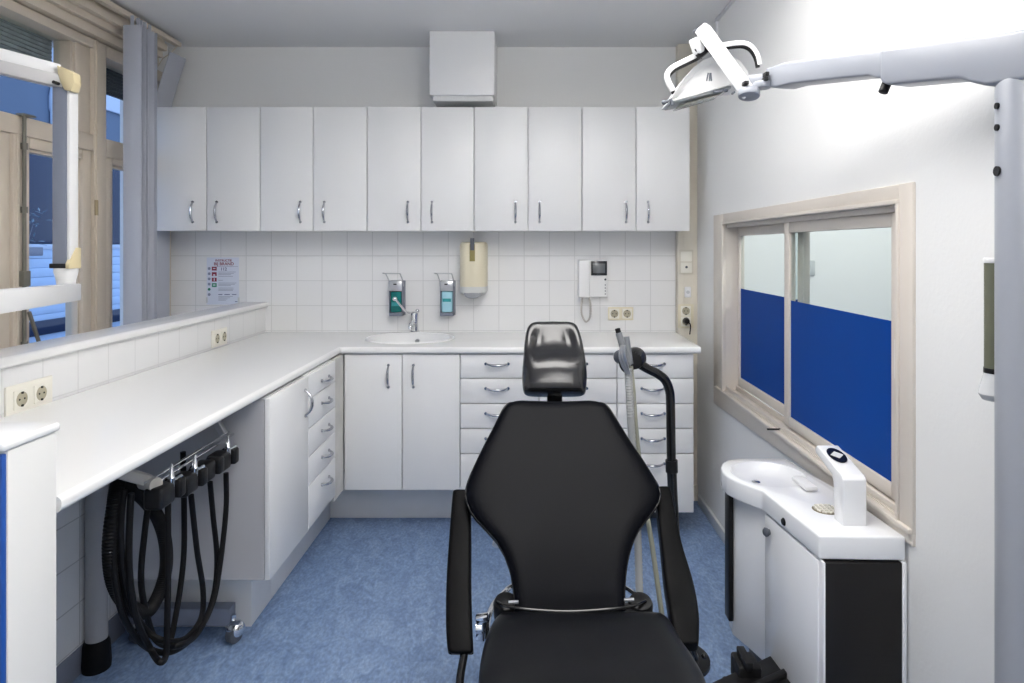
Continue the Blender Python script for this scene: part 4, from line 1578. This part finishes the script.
b.box(.7265, .734, 1.626, 1.70, .13, ZT - TH - .002, .003)
b.build('corner_post', M['enamel'], cu)
b = MB()
b.box(.634, .650, 2.085, 2.13, .22, ZT - TH - .002, .004)
b.build('rear_post', M['black'], cu)
b = MB()
b.box(.70, .90, 1.72, 2.10, 0, .17, .01)
b.box(.62, .92, 1.68, 2.12, 0, .03, .01)
b.build('pedestal', M['black'], cu)
b = MB()
b.obox((.50, 1.72, .21), (.74, 1.86, .21), .12, .035, bev=.008)
b.obox((.505, 1.70, .232), (.72, 1.82, .232), .02, .02, bev=.004)
b.box(.575, .64, 1.80, 1.88, .19, .255, .008)
b.box(.590, .612, 1.79, 1.87, .25, .275, .003)
b.build('link_arm', M['black'], cu)

# ------------------------------------------------------------------ operating lamp
t = thing('operating_lamp', 'white dental operating lamp on a grey jointed arm and pole at right', 'dental lamp', (.872, 1.17, 0))
b = MB()
b.lathe([(0, 0), (.037, 0), (.037, 1.69), (.030, 1.71), (0, 1.71)], (.872, 1.17, 0), n=36)
pole = b.build('pole', M['lampgrey'], t)
for y, r_ in ((103, .006), (125, .006), (169.5, .009)):
    q = P(1000.5, y, 1.150)
    dd = Vector((q.x - .872, q.y - 1.17, 0)).normalized()
    dd = Vector((-.97, .10, 0)).normalized()
    c = Vector((.872, 1.17, q.z)) + dd * .036
    MB().cyl(c, c + dd * .004, r_, n=14).build('screw', M['black'], pole)
b = MB()
b.cyl((.872, 1.17, 0.0), (.872, 1.17, .025), .052, n=32, bev=.004)
b.build('pole_base', M['midgrey'], t)
A0, A1 = Vector((.872, 1.17, 0)), Vector((.655, 1.75, 0))
ad = (A1 - A0)
sd = Vector((ad.y, -ad.x, 0)).normalized()


def AP(s, z):
    v = A0 + ad * s
    return Vector((v.x, v.y, z))


b = MB()
o1 = [(-.10, 1.776), (0, 1.782), (.22, 1.806), (.428, 1.826), (.428, 1.757), (.40, 1.745), (.15, 1.722), (.10, 1.706), (.06, 1.695), (-.10, 1.690)]
b.prism([AP(s, z) - sd * .034 for s, z in o1], sd * .068, .008, 3)
b.build('fixed_arm', M['lampgrey'], t)
b = MB()
o2 = [(.40, 1.822), (.428, 1.826), (.9, 1.874), (1.0, 1.874), (1.0, 1.825), (.93, 1.815), (.86, 1.814), (.475, 1.777), (.445, 1.766), (.40, 1.760)]
b.prism([AP(s, z) - sd * .0325 for s, z in o2], sd * .065, .006, 3)
b.build('spring_arm', M['lampgrey'], t)
b = MB()
k0 = AP(.435, 1.752)
b.cyl(k0 - Vector((0, 0, -.015)), k0 + Vector((-.014, -.002, -.016)), .010, n=14, bev=.002)
b.build('tension_knob', M['black'], t)
# knuckle between arm and yoke
b = MB()
K0, K1 = AP(.98, 1.847), P(750, 82, 1.78)
b.obox(K0, K1, .046, .030, bev=.006)
b.cyl(P(762, 88.5, 1.74), P(762, 82, 1.74), .024, n=20, bev=.004)
b.cyl(P(749, 97, 1.735), P(749, 90, 1.74), .028, n=22, bev=.004)
b.build('knuckle', M['lampgrey'], t)
b = MB()
b.box(0, .010, -.012, .012, -.005, .005, .001, 1, Matrix.Translation(P(764, 74.5, 1.722)))
b.box(0, .010, -.012, .012, -.005, .005, .001, 1, Matrix.Translation(P(763, 79.5, 1.722)))
b.box(0, .012, -.012, .012, -.005, .005, .001, 1, Matrix.Translation(P(743, 83.5, 1.722)))
b.build('slot', M['black'], t)
# yoke bar
Y0, Y1 = P(702, 28, 1.80), P(748, 92, 1.75)
yd = (Y1 - Y0).normalized()
b = MB()
b.obox(Y0, Y1 + yd * .012, .044, .036, up=(0.75, -.55, .35), bev=.004)
yk = b.build('yoke', M['lampwhite'], t)
for px, py in ((696, 29.5), (734.5, 92)):
    q = P(px, py, 1.745)
    MB().cyl(q, q + Vector((0, .02, 0)), .003, n=8).build('screw', M['darkgrey'], yk)
b = MB()
b.obox(P(695, 38, 1.80), P(700, 53, 1.81), .03, .026, bev=.004)
b.build('pivot', M['lampwhite'], t)
# reflector housing, open side down
D0, D1 = 1.80, 1.90
ho = [(667, 104), (672, 96), (683, 80), (692, 69), (702, 62), (714, 57), (726, 57), (738, 63), (746, 74), (747, 82), (741, 87), (727, 87)]
b = MB()
rings = []
for d, sc in ((D0 + .028, .82), (D0 + .008, .95), (D0, 1.0), (D1, 1.0), (D1 + .02, .9)):
    cpt = P(707, 92, 1.86)
    ring = []
    for px, py in ho:
        q = P(px, py, 1.82)
        q = Vector((cpt.x + (q.x - cpt.x) * sc, d, cpt.z + (q.z - cpt.z) * sc))
        ring.append(q)
    rings.append(ring)
b.loft(rings)
hs_ = b.build('lamp_housing', M['lampwhite'], t, angle=30)
b = MB()
e0, e1 = P(671, 101.5, 1.82), P(730, 86.5, 1.82)
b.prism([e0 + Vector((0, -.012, -.008)), e1 + Vector((0, -.012, -.008)), e1 + Vector((0, -.012, .004)), e0 + Vector((0, -.012, .004))], (0, .10, 0), .002)
b.build('rim', mat('lamp_rim', (0.46, 0.47, 0.46), .35), hs_)
b = MB()
f0, f1 = P(680, 103, 1.82), P(722, 91, 1.82)
b.prism([f0 + Vector((0, .005, -.006)), f1 + Vector((0, .005, -.006)), f1 + Vector((0, .005, -.003)), f0 + Vector((0, .005, -.003))], (0, .08, 0), .001)
b.build('front_glass', mat('lamp_glass', (0.30, 0.30, 0.25), .15), hs_)
b = MB()
b.box(0, .025, -.004, .004, -.004, .004, .001, 1, Matrix.Translation(P(713, 91.5, 1.80)))
b.box(0, .010, -.004, .004, -.004, .004, .001, 1, Matrix.Translation(P(724, 90.5, 1.80)))
b.build('latch', M['darkgrey'], hs_)
b = MB()
for k, (dx, tilt) in enumerate(((0, -1.2), (2.4, -.6), (4.2, .5))):
    b.obox(P(707 + dx - tilt, 73, 1.799), P(707 + dx + tilt * .3, 81, 1.799), .0035, .004, up=(0, -1, 0))
b.build('vent_slot', M['darkgrey'], hs_)
for pts in ([(673, 91), (668, 81), (668, 73), (674, 67), (686, 61), (700, 54)], [(722, 46), (735, 44), (745, 44), (752, 48), (757, 56), (759, 65)]):
    b = MB()
    b.tube([P(x, y, 1.83) for x, y in pts], .0085, 12, smooth=6)
    h = b.build('handle', M['lampwhite'], t)
    inn = [(x + (1.0 if pts[0][0] < 700 else -1.2), y + 2.6) for x, y in pts]
    b = MB()
    b.tube([P(x, y, 1.83) for x, y in inn], .0062, 12, smooth=6)
    b.build('grip', M['black'], h)
b = MB()
b.cyl(P(664, 102, 1.81), P(672, 101, 1.81), .0045, n=10)
b.ball(P(664, 102.5, 1.81), .007, n=12)
b.cyl(P(670, 99, 1.805), P(673, 105, 1.805), .005, n=10)
b.build('aim_knob', M['darkgrey'], t)
b = MB()
b.obox(P(697, 47, 1.815), P(704, 56, 1.815), .034, .03, bev=.004)
b.build('joint', M['black'], t)

# ------------------------------------------------------------------ cup dispenser on the right wall
t = thing('cup_dispenser', 'smoked tube paper cup dispenser on the right wall behind the lamp pole', 'cup dispenser', (XR, 1.33, 1.09))
yc = 1.29
xc = .916
z1, z0 = CZ - (258 - VY) / F * 1.29, CZ - (400 - VY) / F * 1.29
zm = CZ - (372 - VY) / F * 1.29
b = MB()
b.cyl((xc, yc, zm), (xc, yc, z1 - .008), .021, n=26)
b.build('tube', M['olive'], t)
b = MB()
b.cyl((xc, yc, z1 - .010), (xc, yc, z1), .0225, n=26, bev=.002)
b.build('lid', M['plastic'], t)
b = MB()
b.lathe([(0, 0), (.024, 0), (.031, .012), (.021, zm - z0), (0, zm - z0)], (xc, yc, z0), n=26)
b.build('outlet', M['clear'], t)
b = MB()
b.cyl((xc, yc, zm - .002), (xc, yc, zm + .008), .022, n=26)
b.build('band', M['black'], t)
b = MB()
b.box(.925, XR, yc - .02, yc + .02, z0 + .03, z1 - .02, .003)
b.build('bracket', M['plastic'], t)

# ------------------------------------------------------------------ unseen lamps lighting the rooms, uplights added
LP = ((20, 33), (12, 34))


def area(name, loc, rot, sx, sy, power, col):
    l = bpy.data.lights.new(name, 'AREA')
    l.shape = 'RECTANGLE'
    l.size, l.size_y = sx, sy
    l.energy = power
    l.color = col
    o = bpy.data.objects.new(name, l)
    o.location = loc
    o.rotation_euler = rot
    COL.objects.link(o)
    return o


clab = ['white pendant ceiling light panel over the dental chair', 'white pendant ceiling light panel near the room entrance']
for i, (x, y) in enumerate(((.12, 1.48), (.30, -.70))):  # pendant form invented to hold the uplights; rear panel is added
    t = thing('ceiling_light', clab[i], 'ceiling light', (x, y, ZC), 'ceiling light panels')
    b = MB()
    zl0, zl1 = 2.27, 2.33
    b.box(x - .42, x + .42, y - .42, y - .40, zl0, zl1, .002)
    b.box(x - .42, x + .42, y + .40, y + .42, zl0, zl1, .002)
    b.box(x - .42, x - .40, y - .40, y + .40, zl0, zl1, .002)
    b.box(x + .40, x + .42, y - .40, y + .40, zl0, zl1, .002)
    b.box(x - .40, x + .40, y - .40, y + .40, 2.295, 2.305)
    b.build('housing', M['plastic'], t)
    for sx in (-.35, .35):
        MB().cyl((x + sx, y, 2.30), (x + sx, y, ZC), .003, n=8).build('hanger', M['steel'], t)
    area('ceiling_lamp', (x, y, 2.29), (0, 0, 0), .79, .79, LP[i][0], (1.0, .975, .945))
    area('ceiling_uplight', (x, y, 2.34), (R(180), 0, 0), .79, .79, LP[i][1], (1.0, .975, .945))  # upward lamp added to lift the ceiling brightness
t = thing('ceiling_light', 'ceiling light panel in the next room', 'ceiling light', (1.75, 2.6, ZC))
MB().box(1.55, 1.95, 2.1, 3.1, ZC - .04, ZC, .004).build('housing', M['plastic'], t)
area('ceiling_lamp', (1.75, 2.6, ZC - .045), (0, 0, 0), .35, .9, 26, (1, .98, .95))  # added lamp, brightens the room seen through the sliding window

w = bpy.data.worlds.new('World')
SC.world = w
w.use_nodes = True
nt = w.node_tree
bg = nt.nodes['Background']
tc = nt.nodes.new('ShaderNodeTexCoord')
sp = nt.nodes.new('ShaderNodeSeparateXYZ')
rp = nt.nodes.new('ShaderNodeValToRGB')
nt.links.new(tc.outputs['Generated'], sp.inputs[0])
nt.links.new(sp.outputs['Z'], rp.inputs['Fac'])
rp.color_ramp.elements[0].color = (.42, .54, .80, 1)
rp.color_ramp.elements[1].color = (.32, .46, .78, 1)
nt.links.new(rp.outputs['Color'], bg.inputs['Color'])
bg.inputs['Strength'].default_value = 1.8

# ------------------------------------------------------------------ camera
cam = bpy.data.cameras.new('Camera')
cam.sensor_width = 36
cam.lens = F / 1024 * 36
cam.shift_x = -(VX - 512) / 1024
cam.shift_y = -(341.5 - VY) / 1024
cam.clip_start = .02
co = bpy.data.objects.new('Camera', cam)
co.location = (0, 0, CZ)
co.rotation_euler = (R(90), 0, 0)
COL.objects.link(co)
SC.camera = co
SC.view_settings.view_transform = 'Standard'
SC.view_settings.look = 'None'
SC.view_settings.gamma = 1
SC.view_settings.use_curve_mapping = False
SC.view_settings.exposure = 0.12
SC.cycles.max_bounces = 12
SC.cycles.diffuse_bounces = 6
SC.cycles.transparent_max_bounces = 12
